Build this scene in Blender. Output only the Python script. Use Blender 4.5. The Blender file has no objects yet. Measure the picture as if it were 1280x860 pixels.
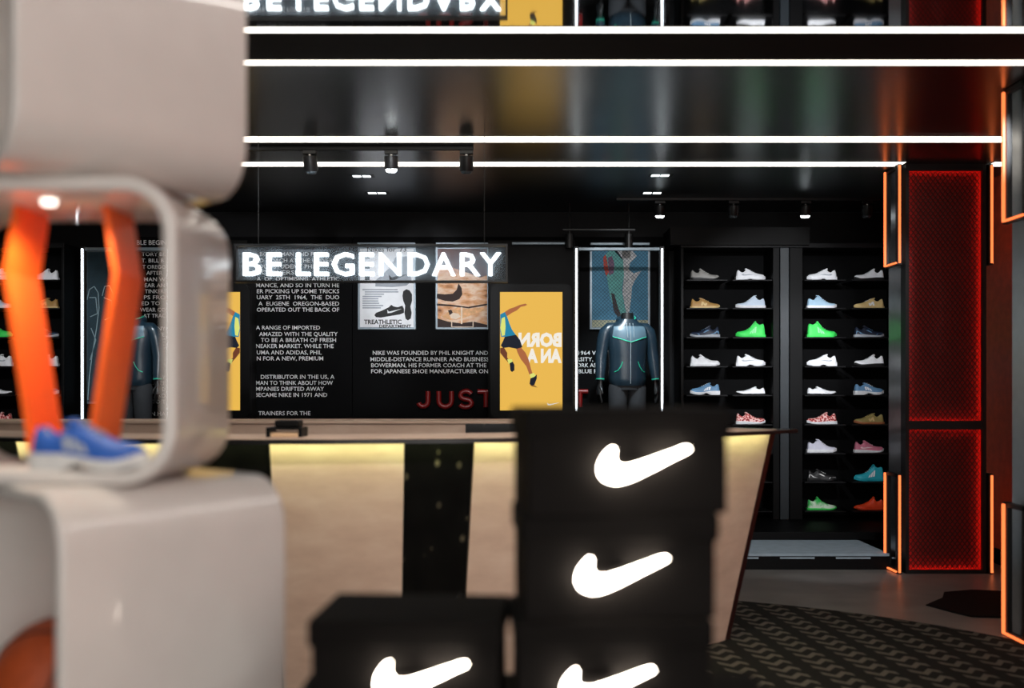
import bpy, bmesh, math, random
from mathutils import Vector, Matrix
random.seed(7)
sc = bpy.context.scene
C = sc.collection
PI = math.pi

# ------------------------------------------------------------------ camera
F = 1280 * 35 / 36          # focal length in pixels of the 1280x860 frame
EYE, HY = 1.5, 485          # eye height, horizon row
CEIL = 3.31
cam_d = bpy.data.cameras.new('camera'); cam = bpy.data.objects.new('camera', cam_d); C.objects.link(cam)
cam.location = (0, 0, EYE); cam.rotation_euler = (PI / 2, 0, 0)
cam_d.lens = 35; cam_d.sensor_width = 36; cam_d.shift_y = (HY - 430) / 1280
cam_d.clip_start = 0.05; cam_d.clip_end = 60
cam_d.dof.use_dof = True; cam_d.dof.focus_distance = 9.95; cam_d.dof.aperture_fstop = 1.3
sc.camera = cam

# ------------------------------------------------------------------ world, large lights, exposure
w = bpy.data.worlds.new('world'); sc.world = w; w.use_nodes = True
w.node_tree.nodes['Background'].inputs[0].default_value = (0.55, 0.65, 0.8, 1)
w.node_tree.nodes['Background'].inputs[1].default_value = 0.02
sc.view_settings.view_transform = 'Standard'; sc.view_settings.look = 'None'
sc.view_settings.exposure = 0.0; sc.view_settings.gamma = 1.0; sc.view_settings.use_curve_mapping = False

def area(name, loc, target, sx, sy, power, col, spread=PI):
    l = bpy.data.lights.new(name, 'AREA'); l.shape = 'RECTANGLE'; l.size = sx; l.size_y = sy
    l.energy = power; l.color = col; l.spread = spread
    o = bpy.data.objects.new(name, l); C.objects.link(o); o.location = loc
    o.rotation_euler = (Vector(target) - Vector(loc)).to_track_quat('-Z', 'Y').to_euler(); return o
def spot(name, loc, target, power, col, deg, blend=0.6, rad=0.05):
    l = bpy.data.lights.new(name, 'SPOT'); l.energy = power; l.color = col
    l.spot_size = math.radians(deg); l.spot_blend = blend; l.shadow_soft_size = rad
    o = bpy.data.objects.new(name, l); C.objects.link(o); o.location = loc
    o.rotation_euler = (Vector(target) - Vector(loc)).to_track_quat('-Z', 'Y').to_euler(); return o

# added unseen area light behind the camera, standing in for storefront daylight
area('added_front_fill', (0.9, -3.3, 1.75), (0.3, 6, 1.3), 5.4, 2.6, 165, (1.0, 0.97, 0.93))
# added unseen spots under the mirrored ceiling that brighten the counter
spot('counter_fill_spot', (-0.2, 2.5, CEIL - 0.02), (-0.4, 4.9, 0.6), 430, (1.0, 0.88, 0.78), 75, 0.9, 0.12)
spot('counter_fill_spot', (2.1, 3.6, CEIL - 0.02), (1.2, 5.4, 0.7), 95, (1.0, 0.90, 0.80), 50, 0.9, 0.1)
# added spots without fixtures at the black ceiling band, brightening the back wall
WH = (0.93, 0.96, 1.0)
for x, tx, tz, pw, dg in ((2.4, 2.55, 2.1, 300, 26), (2.9, 3.0, 1.3, 270, 26), (1.3, 3.5, 2.2, 220, 18), (1.3, 3.5, 1.1, 190, 18), (1.9, 2.2, 2.0, 130, 22),
                          (-3.6, -4.9, 1.9, 200, 26), (-1.4, -3.0, 2.2, 130, 30), (-1.2, -1.9, 2.1, 200, 26), (-0.9, -0.9, 2.55, 240, 16), (0.9, 1.12, 2.6, 190, 13),
                          (-0.7, -0.9, 2.2, 170, 26), (0.3, 0.3, 2.0, 90, 24)):
    spot('shelf_fill_spot', (x, 5.28, CEIL - 0.03), (tx, 10.1, tz), pw * 1.7, WH, dg)
spot('mannequin_spot', (0.95, 8.55, CEIL - 0.06), (1.08, 9.6, 1.98), 210, (0.8, 0.93, 1.0), 40)
spot('mannequin_spot', (-3.25, 8.5, CEIL - 0.06), (-3.6, 9.6, 1.95), 70, (0.8, 0.93, 1.0), 40)

spot('step_fill_spot', (2.3, 5.28, CEIL - 0.03), (2.6, 8.55, 0.13), 200, (0.8, 0.92, 1.0), 24)  # added spot without a fixture, brightens the step top

# ------------------------------------------------------------------ helpers
def PX(px, d): return (px - 640) * d / F
def PZ(py, d): return EYE - (py - HY) * d / F
def lin(c):
    return tuple(((v / 255) / 12.92 if v / 255 <= 0.04045 else ((v / 255 + 0.055) / 1.055) ** 2.4) for v in c)

WM = {}                     # world matrix of each thing at the time its parts are built
def wm(o): return WM.get(o.name, Matrix())
def tag(o, label=None, cat=None, group=None, kind=None):
    if label: o['label'] = label
    if cat: o['category'] = cat
    if group: o['group'] = group
    if kind: o['kind'] = kind
    return o
def thing(name, label, cat, loc=(0, 0, 0), group=None):
    o = bpy.data.objects.new(name, None); C.objects.link(o); o.empty_display_size = 0.1
    o.location = loc; WM[o.name] = Matrix.Translation(loc)
    return tag(o, label, cat, group)
def link(name, me, parent=None):
    o = bpy.data.objects.new(name, me); C.objects.link(o)
    if parent is not None:
        o.parent = parent; o.matrix_parent_inverse = wm(parent).inverted()
    return o
def copy_tree(o, parent=None):
    c = o.copy(); C.objects.link(c)
    if parent is not None:
        inv = o.matrix_parent_inverse.copy(); c.parent = parent; c.matrix_parent_inverse = inv
    for ch in list(o.children): copy_tree(ch, c)
    return c

class MB:
    def __init__(s): s.v = []; s.f = []
    def add(s, vs, fs):
        n = len(s.v); s.v += [tuple(p) for p in vs]; s.f += [tuple(i + n for i in f) for f in fs]; return s
    def box(s, x0, x1, y0, y1, z0, z1):
        return s.add([(x0,y0,z0),(x1,y0,z0),(x1,y1,z0),(x0,y1,z0),(x0,y0,z1),(x1,y0,z1),(x1,y1,z1),(x0,y1,z1)],
                     [(0,3,2,1),(4,5,6,7),(0,1,5,4),(1,2,6,5),(2,3,7,6),(3,0,4,7)])
    def cbox(s, x0, x1, y0, y1, z0, z1, b=0.006):
        """box with chamfered edges"""
        bm = bmesh.new(); bmesh.ops.create_cube(bm, size=1)
        for v in bm.verts:
            v.co = Vector(((x0+x1)/2 + v.co.x*(x1-x0), (y0+y1)/2 + v.co.y*(y1-y0), (z0+z1)/2 + v.co.z*(z1-z0)))
        bmesh.ops.bevel(bm, geom=bm.edges[:], offset=b, segments=2, affect='EDGES', profile=0.5)
        bm.verts.index_update()
        s.add([v.co[:] for v in bm.verts], [tuple(v.index for v in f.verts) for f in bm.faces]); bm.free(); return s
    def bar(s, p, q, wd, ht, up=(0, 1, 0)):
        p, q = Vector(p), Vector(q); d = (q - p).normalized(); u = Vector(up)
        a = d.cross(u)
        if a.length < 1e-4: a = d.cross(Vector((1, 0, 0)))
        a.normalize(); b = d.cross(a)
        vs = [e + a*sx*wd/2 + b*sy*ht/2 for e in (p, q) for sx, sy in ((-1,-1),(1,-1),(1,1),(-1,1))]
        return s.add(vs, [(0,1,2,3),(7,6,5,4),(0,4,5,1),(1,5,6,2),(2,6,7,3),(3,7,4,0)])
    def loft(s, rings, cap=True, closed=True):
        n = len(rings[0]); vs = [p for r in rings for p in r]; fs = []
        for i in range(len(rings) - 1):
            for j in range(n if closed else n - 1):
                k = (j + 1) % n
                fs.append((i*n+j, i*n+k, (i+1)*n+k, (i+1)*n+j))
        if cap and closed:
            fs.append(tuple(range(n))[::-1]); fs.append(tuple((len(rings)-1)*n + j for j in range(n)))
        return s.add(vs, fs)
    def tube(s, pts, rad, n=10, flat=1.0):
        pts = [Vector(p) for p in pts]
        if not isinstance(rad, (list, tuple)): rad = [rad] * len(pts)
        rings = []; prev = None
        for i, p in enumerate(pts):
            t = (pts[min(i+1, len(pts)-1)] - pts[max(i-1, 0)]).normalized()
            if prev is None:
                a = t.cross(Vector((0, 0, 1)))
                if a.length < 0.05: a = t.cross(Vector((0, 1, 0)))
            else: a = prev - t * prev.dot(t)
            a.normalize(); b = t.cross(a); prev = a
            rings.append([p + (a*math.cos(2*PI*k/n) + b*flat*math.sin(2*PI*k/n)) * rad[i] for k in range(n)])
        return s.loft(rings)
    def prism(s, pts, fn, dep):
        """outline pts (u,v) mapped by fn(u,v,w), extruded from w=0 to w=dep"""
        n = len(pts)
        vs = [fn(u, v, 0) for u, v in pts] + [fn(u, v, dep) for u, v in pts]
        fs = [tuple(range(n)), tuple(range(2*n-1, n-1, -1))] + [(i, i+n, (i+1) % n + n, (i+1) % n) for i in range(n)]
        return s.add(vs, fs)
    def build(s, name, mat, parent=None, smooth=False, kind=None, label=None, angle=None):
        me = bpy.data.meshes.new(name); me.from_pydata(s.v, [], s.f)
        bm = bmesh.new(); bm.from_mesh(me); bmesh.ops.recalc_face_normals(bm, faces=bm.faces[:])
        if smooth:
            for f in bm.faces: f.smooth = True
            ca = math.radians(angle or 40)
            for e in bm.edges:
                if len(e.link_faces) == 2 and e.calc_face_angle(0) > ca: e.smooth = False
        bm.to_mesh(me); bm.free()
        me.materials.append(mat)
        o = link(name, me, parent)
        return tag(o, label, None, None, kind)

# ------------------------------------------------------------------ materials
def base_mat(name):
    m = bpy.data.materials.new(name); m.use_nodes = True
    nt = m.node_tree; return m, nt, nt.nodes['Principled BSDF']
def pm(name, col, rough=0.5, metal=0.0, var=0.12, scale=14, bump=0.0, emit=0, ecol=None, spec=0.5, coat=0.0, trans=0.0):
    m, nt, b = base_mat(name); c = lin(col) if max(col) > 1 else col
    if var > 0 and emit == 0:
        tc = nt.nodes.new('ShaderNodeTexCoord'); nz = nt.nodes.new('ShaderNodeTexNoise')
        nz.inputs['Scale'].default_value = scale; nz.inputs['Detail'].default_value = 5
        cr = nt.nodes.new('ShaderNodeValToRGB')
        cr.color_ramp.elements[0].position = 0.3; cr.color_ramp.elements[1].position = 0.7
        cr.color_ramp.elements[0].color = tuple(v*(1-var) for v in c) + (1,)
        cr.color_ramp.elements[1].color = tuple(min(1, v*(1+var)) for v in c) + (1,)
        nt.links.new(tc.outputs['Object'], nz.inputs['Vector']); nt.links.new(nz.outputs['Fac'], cr.inputs['Fac'])
        nt.links.new(cr.outputs['Color'], b.inputs['Base Color'])
        if bump > 0:
            bp = nt.nodes.new('ShaderNodeBump'); bp.inputs['Strength'].default_value = bump; bp.inputs['Distance'].default_value = 0.01
            nt.links.new(nz.outputs['Fac'], bp.inputs['Height']); nt.links.new(bp.outputs['Normal'], b.inputs['Normal'])
    else: b.inputs['Base Color'].default_value = c + (1,)
    b.inputs['Roughness'].default_value = rough; b.inputs['Metallic'].default_value = metal
    b.inputs['Specular IOR Level'].default_value = spec; b.inputs['Coat Weight'].default_value = coat
    b.inputs['Transmission Weight'].default_value = trans
    if emit:
        b.inputs['Base Color'].default_value = tuple(0.2*v for v in c) + (1,)
        b.inputs['Emission Color'].default_value = (lin(ecol) if ecol else c) + (1,); b.inputs['Emission Strength'].default_value = emit
    return m
def ramp_mat(name, stops, scale=6, detail=6, rough=0.5, stretch=(1, 1, 1), spec=0.5, tex='noise', emit=0):
    m, nt, b = base_mat(name)
    tc = nt.nodes.new('ShaderNodeTexCoord'); mp = nt.nodes.new('ShaderNodeMapping'); mp.inputs['Scale'].default_value = stretch
    if tex == 'noise':
        t = nt.nodes.new('ShaderNodeTexNoise'); t.inputs['Detail'].default_value = detail; out = t.outputs['Fac']
    else:
        t = nt.nodes.new('ShaderNodeTexVoronoi'); out = t.outputs['Distance']
    t.inputs['Scale'].default_value = scale
    cr = nt.nodes.new('ShaderNodeValToRGB'); el = cr.color_ramp.elements
    while len(el) < len(stops): el.new(0.5)
    for e, (p, c) in zip(el, stops): e.position = p; e.color = lin(c) + (1,)
    nt.links.new(tc.outputs['Object'], mp.inputs['Vector']); nt.links.new(mp.outputs['Vector'], t.inputs['Vector'])
    nt.links.new(out, cr.inputs['Fac']); nt.links.new(cr.outputs['Color'], b.inputs['Base Color'])
    if emit:
        nt.links.new(cr.outputs['Color'], b.inputs['Emission Color']); b.inputs['Emission Strength'].default_value = emit
    b.inputs['Roughness'].default_value = rough; b.inputs['Specular IOR Level'].default_value = spec
    return m
def carpet_mat():
    m, nt, b = base_mat('woven_carpet'); N = nt.nodes.new; L = nt.links.new
    tc = N('ShaderNodeTexCoord'); mp = N('ShaderNodeMapping'); mp.inputs['Rotation'].default_value = (0, 0, math.radians(-6))
    sp = N('ShaderNodeSeparateXYZ'); L(tc.outputs['Object'], mp.inputs['Vector']); L(mp.outputs['Vector'], sp.inputs['Vector'])
    def mth(op, a, bb=None, cc=None):
        n = N('ShaderNodeMath'); n.operation = op
        for i, x in enumerate((a, bb, cc)):
            if x is None: continue
            if isinstance(x, (int, float)): n.inputs[i].default_value = x
            else: L(x, n.inputs[i])
        return n.outputs[0]
    a, c = sp.outputs['Y'], sp.outputs['X']
    zig = mth('PINGPONG', c, 0.06)
    band = mth('LESS_THAN', mth('FRACT', mth('MULTIPLY', c, 1 / 0.24)), 0.66)
    line = mth('LESS_THAN', mth('FRACT', mth('MULTIPLY', mth('ADD', a, mth('MULTIPLY', zig, 1.1)), 1 / 0.125)), 0.40)
    fac = mth('MULTIPLY', band, line)
    mix = N('ShaderNodeMix'); mix.data_type = 'RGBA'
    mix.inputs[6].default_value = lin((26, 26, 24)) + (1,); mix.inputs[7].default_value = lin((82, 78, 71)) + (1,)
    L(fac, mix.inputs[0]); L(mix.outputs[2], b.inputs['Base Color']); b.inputs['Roughness'].default_value = 0.95
    b.inputs['Specular IOR Level'].default_value = 0.1
    nz = N('ShaderNodeTexNoise'); nz.inputs['Scale'].default_value = 300; bp = N('ShaderNodeBump'); bp.inputs['Strength'].default_value = 0.4
    L(nz.outputs['Fac'], bp.inputs['Height']); L(bp.outputs['Normal'], b.inputs['Normal'])
    return m

M = {}
M['floor'] = ramp_mat('polished_floor', [(0.3, (98, 94, 90)), (0.7, (122, 117, 112))], 3, rough=0.36)
M['carpet'] = carpet_mat()
M['ceil_mirror'] = pm('mirror_ceiling', (0.86, 0.86, 0.86), 0.035, 1.0, var=0)
M['ceil_matte'] = pm('matte_black_ceiling', (22, 19, 16), 0.8, spec=0.2)
M['ceil_gloss'] = pm('satin_metal_ceiling', (0.205, 0.20, 0.195), 0.25, 1.0, var=0.05, scale=3)
M['ceil_far'] = pm('dark_satin_ceiling', (0.11, 0.115, 0.125), 0.34, 1.0, var=0.05, scale=3)
M['wall'] = pm('black_wall_paint', (10, 10, 12), 0.6, var=0.2, spec=0.2)
M['wall_warm'] = pm('black_brown_panel', (15, 14, 14), 0.6, spec=0.15)
M['side_wall'] = pm('neon_tinted_side_wall', (215, 92, 60), 0.4)  # red-brown base paints in the neon's red light on this wall
M['black'] = pm('black_satin', (5, 5, 6), 0.5, spec=0.15)
M['black_matte'] = pm('black_matte', (4, 4, 5), 0.75, spec=0.1)
M['black_metal'] = pm('black_powder_metal', (18, 18, 19), 0.4, spec=0.4)
M['shelf'] = pm('black_shelf', (13, 13, 15), 0.5, spec=0.2)
M['divider'] = pm('blue_grey_metal', (28, 36, 42), 0.45, 0.0)
M['plinth'] = pm('blue_grey_plinth_stone', (150, 164, 174), 0.5)
M['steel'] = pm('brushed_steel', (0.5, 0.5, 0.5), 0.28, 1.0, var=0.05)
M['white_gloss'] = pm('white_gloss_shell', (212, 206, 200), 0.3, var=0.02, coat=0.35)
M['orange'] = pm('orange_acrylic', (252, 104, 30), 0.35, var=0.04)
def translucent(m, amt):
    nt = m.node_tree; b = nt.nodes['Principled BSDF']; out = nt.nodes['Material Output']
    tl = nt.nodes.new('ShaderNodeBsdfTranslucent'); mx = nt.nodes.new('ShaderNodeMixShader'); mx.inputs[0].default_value = amt
    nt.links.new(b.inputs['Base Color'].links[0].from_socket, tl.inputs[0])
    nt.links.new(b.outputs[0], mx.inputs[1]); nt.links.new(tl.outputs[0], mx.inputs[2]); nt.links.new(mx.outputs[0], out.inputs[0])
translucent(M['orange'], 0.12)
M['concrete'] = ramp_mat('beige_concrete', [(0.25, (194, 167, 148)), (0.5, (206, 180, 160)), (0.75, (216, 193, 174))], 5, rough=0.6, stretch=(1, 1, 2.4))
M['marble'] = ramp_mat('black_marble', [(0.0, (130, 122, 100)), (0.10, (60, 56, 46)), (0.2, (14, 14, 14)), (1.0, (7, 7, 8))], 10, rough=0.2, tex='voronoi', stretch=(1, 1, 0.7))
M['slab'] = pm('black_counter_slab', (16, 15, 15), 0.3)
M['end_reflect_red'] = pm('end_panel_red_reflection', (46, 16, 16), 0.35)  # maroon puts the red reflections on the counter's dark end into its colour
M['led'] = pm('white_led', (1.0, 0.93, 0.82), emit=3.2)
M['led_fill'] = pm('added_fill_led', (1.0, 0.95, 0.89), emit=26)
M['led_cool'] = pm('cool_white_led', (0.86, 0.94, 1.0), emit=5)
M['led_lime'] = pm('lime_white_led', (0.92, 1.0, 0.46), emit=24)
M['lamp_lens'] = pm('lamp_lens', (0.9, 0.97, 1.0), emit=14)
M['lamp_dim'] = pm('unlit_lamp_lens', (70, 80, 86), 0.3)
M['neon'] = pm('orange_neon', (1.0, 0.19, 0.05), emit=1.7)
M['red_led'] = pm('red_led', (1.0, 0.045, 0.02), emit=12)
M['red_back'] = pm('red_back_panel', (150, 24, 18), 0.6)
M['mesh'] = pm('dark_expanded_metal', (74, 18, 14), 0.5, 0.0)
M['sign_letter'] = pm('sign_letter_white', (0.88, 0.96, 1.0), emit=3.2)
M['swoosh'] = pm('backlit_white', (1.0, 0.88, 0.74), emit=40)
M['box'] = pm('black_card', (20, 18, 17), 0.7, var=0.06, spec=0.05)
M['box_lid'] = pm('black_card_lid', (18, 16, 15), 0.7, var=0.06, spec=0.05)
M['print_white'] = pm('white_print', (232, 232, 232), 0.7, var=0.05)
M['red_letter'] = pm('red_letter', (128, 20, 20), 0.35)
M['red_letter_side'] = pm('grey_letter_side', (120, 110, 110), 0.4)
M['paper'] = pm('white_poster_paper', (226, 228, 232), 0.7, var=0.04)
M['ink'] = pm('black_ink', (14, 14, 16), 0.7)
M['grey_ink'] = pm('grey_ink', (150, 156, 165), 0.7)
M['poster_frame'] = pm('grey_poster_frame', (110, 122, 130), 0.4, 0.3)
M['sepia'] = ramp_mat('sepia_print', [(0.3, (120, 62, 34)), (0.42, (224, 160, 110)), (0.58, (246, 216, 190)), (0.72, (214, 130, 66))], 6, detail=9, rough=0.7, stretch=(1, 1, 2.2))
M['maroon_ink'] = ramp_mat('maroon_print', [(0.35, (66, 34, 34)), (0.65, (112, 66, 60))], 9, rough=0.7)
M['brown_ink'] = pm('brown_ink', (46, 24, 18), 0.7)
M['tan_ink'] = pm('tan_ink', (232, 178, 128), 0.7, var=0.2, scale=30)
M['cream_ink'] = pm('cream_ink', (240, 218, 196), 0.7)
M['teal_paper'] = pm('blue_poster_paper', (70, 130, 160), 0.7)
M['dark_teal_paper'] = pm('dark_teal_paper', (40, 62, 70), 0.7)
M['sand_paper'] = pm('sand_print', (160, 158, 130), 0.7)
M['line_ink'] = pm('wire_print', (30, 66, 84), 0.7)
M['pale_line_ink'] = pm('pale_line_print', (150, 176, 184), 0.7)
M['aqua_ink'] = pm('aqua_print', (96, 168, 160), 0.7)
M['red_ink'] = pm('red_print', (190, 66, 44), 0.7)
M['plum_ink'] = pm('plum_print', (120, 84, 110), 0.7)
M['silver_ink'] = pm('silver_print', (190, 190, 190), 0.7, var=0.3, scale=40)
def screen_mat(name, col, e=1.0):
    m_ = pm(name, col, 0.5, var=0, emit=e*0.92, spec=0.1); b_ = m_.node_tree.nodes['Principled BSDF']; b_.inputs['Base Color'].default_value = (0.01, 0.01, 0.01, 1); return m_
M['scr_yellow'] = screen_mat('screen_yellow', (242, 190, 82), 1.0)
M['scr_white'] = screen_mat('screen_white', (250, 244, 232), 1.0)
M['scr_blue'] = screen_mat('screen_blue', (24, 140, 180), 0.9)
M['scr_lime'] = screen_mat('screen_lime', (226, 232, 120), 1.0)
M['scr_navy'] = screen_mat('screen_navy', (18, 24, 40), 1.0)
M['scr_skin'] = screen_mat('screen_skin', (176, 104, 62), 1.0)
M['scr_skin_d'] = screen_mat('screen_skin_shade', (110, 58, 36), 1.0)
M['scr_shade'] = screen_mat('screen_shadow', (140, 96, 40), 1.0)
M['jacket'] = pm('slate_jacket_cloth', (30, 48, 60), 0.3, var=0.15, scale=8, bump=0.25, spec=0.6)
M['jacket_hi'] = pm('pale_slate_yoke_cloth', (92, 116, 130), 0.36, var=0.12, scale=8, bump=0.2)
M['teal_trim'] = pm('mint_piping', (40, 190, 150), 0.5)
M['zip'] = pm('grey_zip', (150, 160, 165), 0.4)
M['trousers'] = pm('charcoal_trousers', (48, 50, 54), 0.8, bump=0.2)
M['manneq'] = pm('black_mannequin_skin', (24, 26, 28), 0.35)
M['ball'] = pm('orange_ball_rubber', (176, 74, 30), 0.6, var=0.15, scale=60, bump=0.3)
M['ball_seam'] = pm('dark_ball_seam', (60, 26, 14), 0.7)
M['cream'] = pm('cream_plastic', (206, 176, 140), 0.5)
M['cable'] = pm('black_cable', (14, 14, 14), 0.5)
def glass_mat():
    m, nt, b = base_mat('sign_acrylic'); out = nt.nodes['Material Output']
    tr = nt.nodes.new('ShaderNodeBsdfTransparent'); df = nt.nodes.new('ShaderNodeBsdfTranslucent'); df.inputs[0].default_value = (0.8, 0.9, 1, 1)
    d2 = nt.nodes.new('ShaderNodeBsdfDiffuse'); d2.inputs[0].default_value = (0.75, 0.88, 1, 1)
    mx = nt.nodes.new('ShaderNodeMixShader'); mx.inputs[0].default_value = 0.06
    nt.links.new(tr.outputs[0], mx.inputs[1]); nt.links.new(d2.outputs[0], mx.inputs[2]); nt.links.new(mx.outputs[0], out.inputs[0])
    return m
M['acrylic'] = glass_mat()

# ------------------------------------------------------------------ text helper
_tc = {}
def glyphs(s, bold=0.0):
    k = (s, bold)
    if k not in _tc:
        cu = bpy.data.curves.new('t', 'FONT'); cu.body = s; cu.size = 1; cu.resolution_u = 2; cu.offset = bold; cu.fill_mode = 'FRONT'
        ob = bpy.data.objects.new('t', cu); me = bpy.data.meshes.new_from_object(ob)
        vs = [v.co.copy() for v in me.vertices]; fs = [tuple(p.vertices) for p in me.polygons]
        x0 = min(v.x for v in vs); x1 = max(v.x for v in vs)
        _tc[k] = ([((v.x-x0)/(x1-x0), v.y/0.729, 0) for v in vs], fs, x1-x0)
        bpy.data.objects.remove(ob); bpy.data.curves.remove(cu); bpy.data.meshes.remove(me)
    return _tc[k]
def text(mb, s, px0, px1, base, cap, d, bold=0.012, mirror=False, thick=0.0):
    """one line of lettering between picture columns px0..px1 with its baseline row at base, cap height in px, on the plane y=d"""
    vs, fs, wd = glyphs(s, bold)
    if px1 is None: px1 = px0 + wd / 0.729 * cap
    pts = []
    for u, v, _ in vs:
        if mirror: u = 1 - u
        pts.append((PX(px0 + (px1 - px0) * u, d), d, PZ(base - cap * v, d)))
    if mirror: fs = [tuple(reversed(f)) for f in fs]
    if thick <= 0: mb.add(pts, fs)
    else:
        n = len(pts); cnt = {}
        for f in fs:
            for i in range(len(f)):
                e = (f[i], f[(i+1) % len(f)]); cnt[e] = cnt.get(e, 0) + 1
        allf = list(fs) + [tuple(i + n for i in reversed(f)) for f in fs]
        for (a, b) in cnt:
            if (b, a) not in cnt: allf.append((b, a, a + n, b + n))
        mb.add(pts + [(p[0], p[1] + thick, p[2]) for p in pts], allf)
def flat(name, pts, d, mat, parent, th=0.002):
    """flat printed shape lying on a plane y=d, outline in picture pixels"""
    return MB().prism(pts, lambda u, v, w: (PX(u, d), d + w, PZ(v, d)), th).build(name, mat, parent)
def frect(name, a, b, c, e, d, mat, parent, th=0.002):
    return MB().box(PX(a, d), PX(b, d), d, d + th, PZ(e, d), PZ(c, d)).build(name, mat, parent)

# ================================================================== STRUCTURE
def struct(o): o['kind'] = 'structure'; return o
WX0, WX1, WY0, WY1 = -6.4, 4.15, -3.6, 10.25
struct(MB().box(WX0, WX1, WY0, WY1, -0.1, 0).build('floor', M['floor']))
ce = struct(MB().box(WX0, WX1, WY0, WY1, CEIL + 0.012, CEIL + 0.2).build('ceiling', M['black_matte']))
Y1, Y2, Y3, Y4 = (F * (CEIL - EYE) / k for k in (448, 407, 311, 280))
for nm, a, b, mt in (('mirror_panel', WY0, Y1, 'ceil_mirror'), ('ceiling_band', Y1, Y2, 'ceil_matte'),
                     ('satin_panel', Y2, Y4, 'ceil_gloss'), ('dark_panel', Y4, WY1, 'ceil_far')):
    MB().box(WX0, WX1, a + 0.002, b - 0.002, CEIL, CEIL + 0.012).build(nm, M[mt], ce)
struct(MB().box(WX0, WX1, WY1, WY1 + 0.1, 0, CEIL).build('wall_back', M['wall']))
struct(MB().box(WX0 - 0.1, WX0, WY0, WY1, 0, CEIL).build('wall_left', M['wall']))
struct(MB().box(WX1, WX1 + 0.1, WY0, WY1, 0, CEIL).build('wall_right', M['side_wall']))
wf = MB()
wf.box(WX0, -2.2, WY0 - 0.1, WY0, 0, CEIL); wf.box(3.4, WX1, WY0 - 0.1, WY0, 0, CEIL)
wf.box(-2.2, 3.4, WY0 - 0.1, WY0, 0, 0.3); wf.box(-2.2, 3.4, WY0 - 0.1, WY0, 3.1, CEIL)
struct(wf.build('wall_front', M['wall']))
wn = MB()
for x in (-2.2, -0.33, 1.53, 3.36): wn.box(x, x + 0.04, WY0 - 0.07, WY0 - 0.02, 0.3, 3.1)
for z in (0.3, 3.06): wn.box(-2.2, 3.4, WY0 - 0.07, WY0 - 0.02, z, z + 0.04)
win = struct(wn.build('window_1', M['black_metal']))
# raised step along the back wall, with slots in its front
D0, ZS = 8.22, 0.13
step = MB().box(WX0, 3.12, D0, WY1, 0, ZS - 0.02)
st = struct(step.build('trim_1', M['black']))
MB().box(WX0, 3.12, D0 + 0.01, WY1, ZS - 0.02, ZS).build('step_top', M['plinth'], st)
for k in range(-9, 5):
    MB().box(PX(975 + 70*k, D0), PX(1018 + 70*k, D0), D0 - 0.004, D0 + 0.004, PZ(698.5, D0), PZ(696.5, D0)).build('slot', M['plinth'], st)
MB().box(PX(1238, 8.6), WX1, 8.4, WY1, 0, ZS).build('step_return', M['black'], st)

# carpet
cp = MB(); cx, cy, R0 = 0.35, 3.95, 3.30
def rring(z, k): return [(cx + R0*k*math.cos(2*PI*i/96), cy + R0*k*math.sin(2*PI*i/96), z) for i in range(96)]
cp.loft([rring(0.0, 1), rring(0.003, 1), rring(0.004, 0.998)])
tag(cp.build('rug', M['carpet']), 'large round dark rug with rows of grey zigzag weave', 'rug')

# ================================================================== CEILING LIGHTS
def led_strip(y, x0, x1, label, wd=0.034):
    t = thing('led_strip', label, 'light strip', (0, y, CEIL), 'linear ceiling lights')
    MB().box(x0 - 0.01, x1 + 0.01, y - wd/2 - 0.012, y + wd/2 + 0.012, CEIL - 0.0015, CEIL - 0.0005).build('housing', M['black_metal'], t)
    MB().box(x0, x1, y - wd/2, y + wd/2, CEIL - 0.003, CEIL - 0.0015).build('diffuser', M['led'], t)
led_strip(Y1, WX0 + 0.2, 4.0, 'warm white LED strip along the edge of the mirrored ceiling', 0.075)
led_strip(Y2, WX0 + 0.2, 4.0, 'warm white LED strip between the matte black ceiling band and satin ceiling', 0.085)
led_strip(Y3, WX0 + 0.2, PX(1266, Y3), 'warm white LED strip in front of the three-head spotlight track', 0.16)
led_strip(Y4, WX0 + 0.2, PX(1128, Y4) , 'warm white LED strip ending at the top of the red mesh pillar', 0.15)
led_strip(Y4, PX(1238, Y4), PX(1266, Y4), 'short warm white LED strip between red mesh pillar and side wall', 0.15)

t_ = thing('led_strip', 'added ceiling light strip brightening the white stand, running from storefront towards the counter', 'light strip', (1.9, 2.1, CEIL), 'linear ceiling lights')  # added out-of-view strip that brightens the stand and streaks its gloss
MB().box(1.83, 1.97, 0.3, 3.9, CEIL - 0.002, CEIL - 0.0005).build('housing', M['black_metal'], t_)
MB().box(1.845, 1.955, 0.32, 3.88, CEIL - 0.004, CEIL - 0.002).build('diffuser', M['led_fill'], t_)

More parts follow.
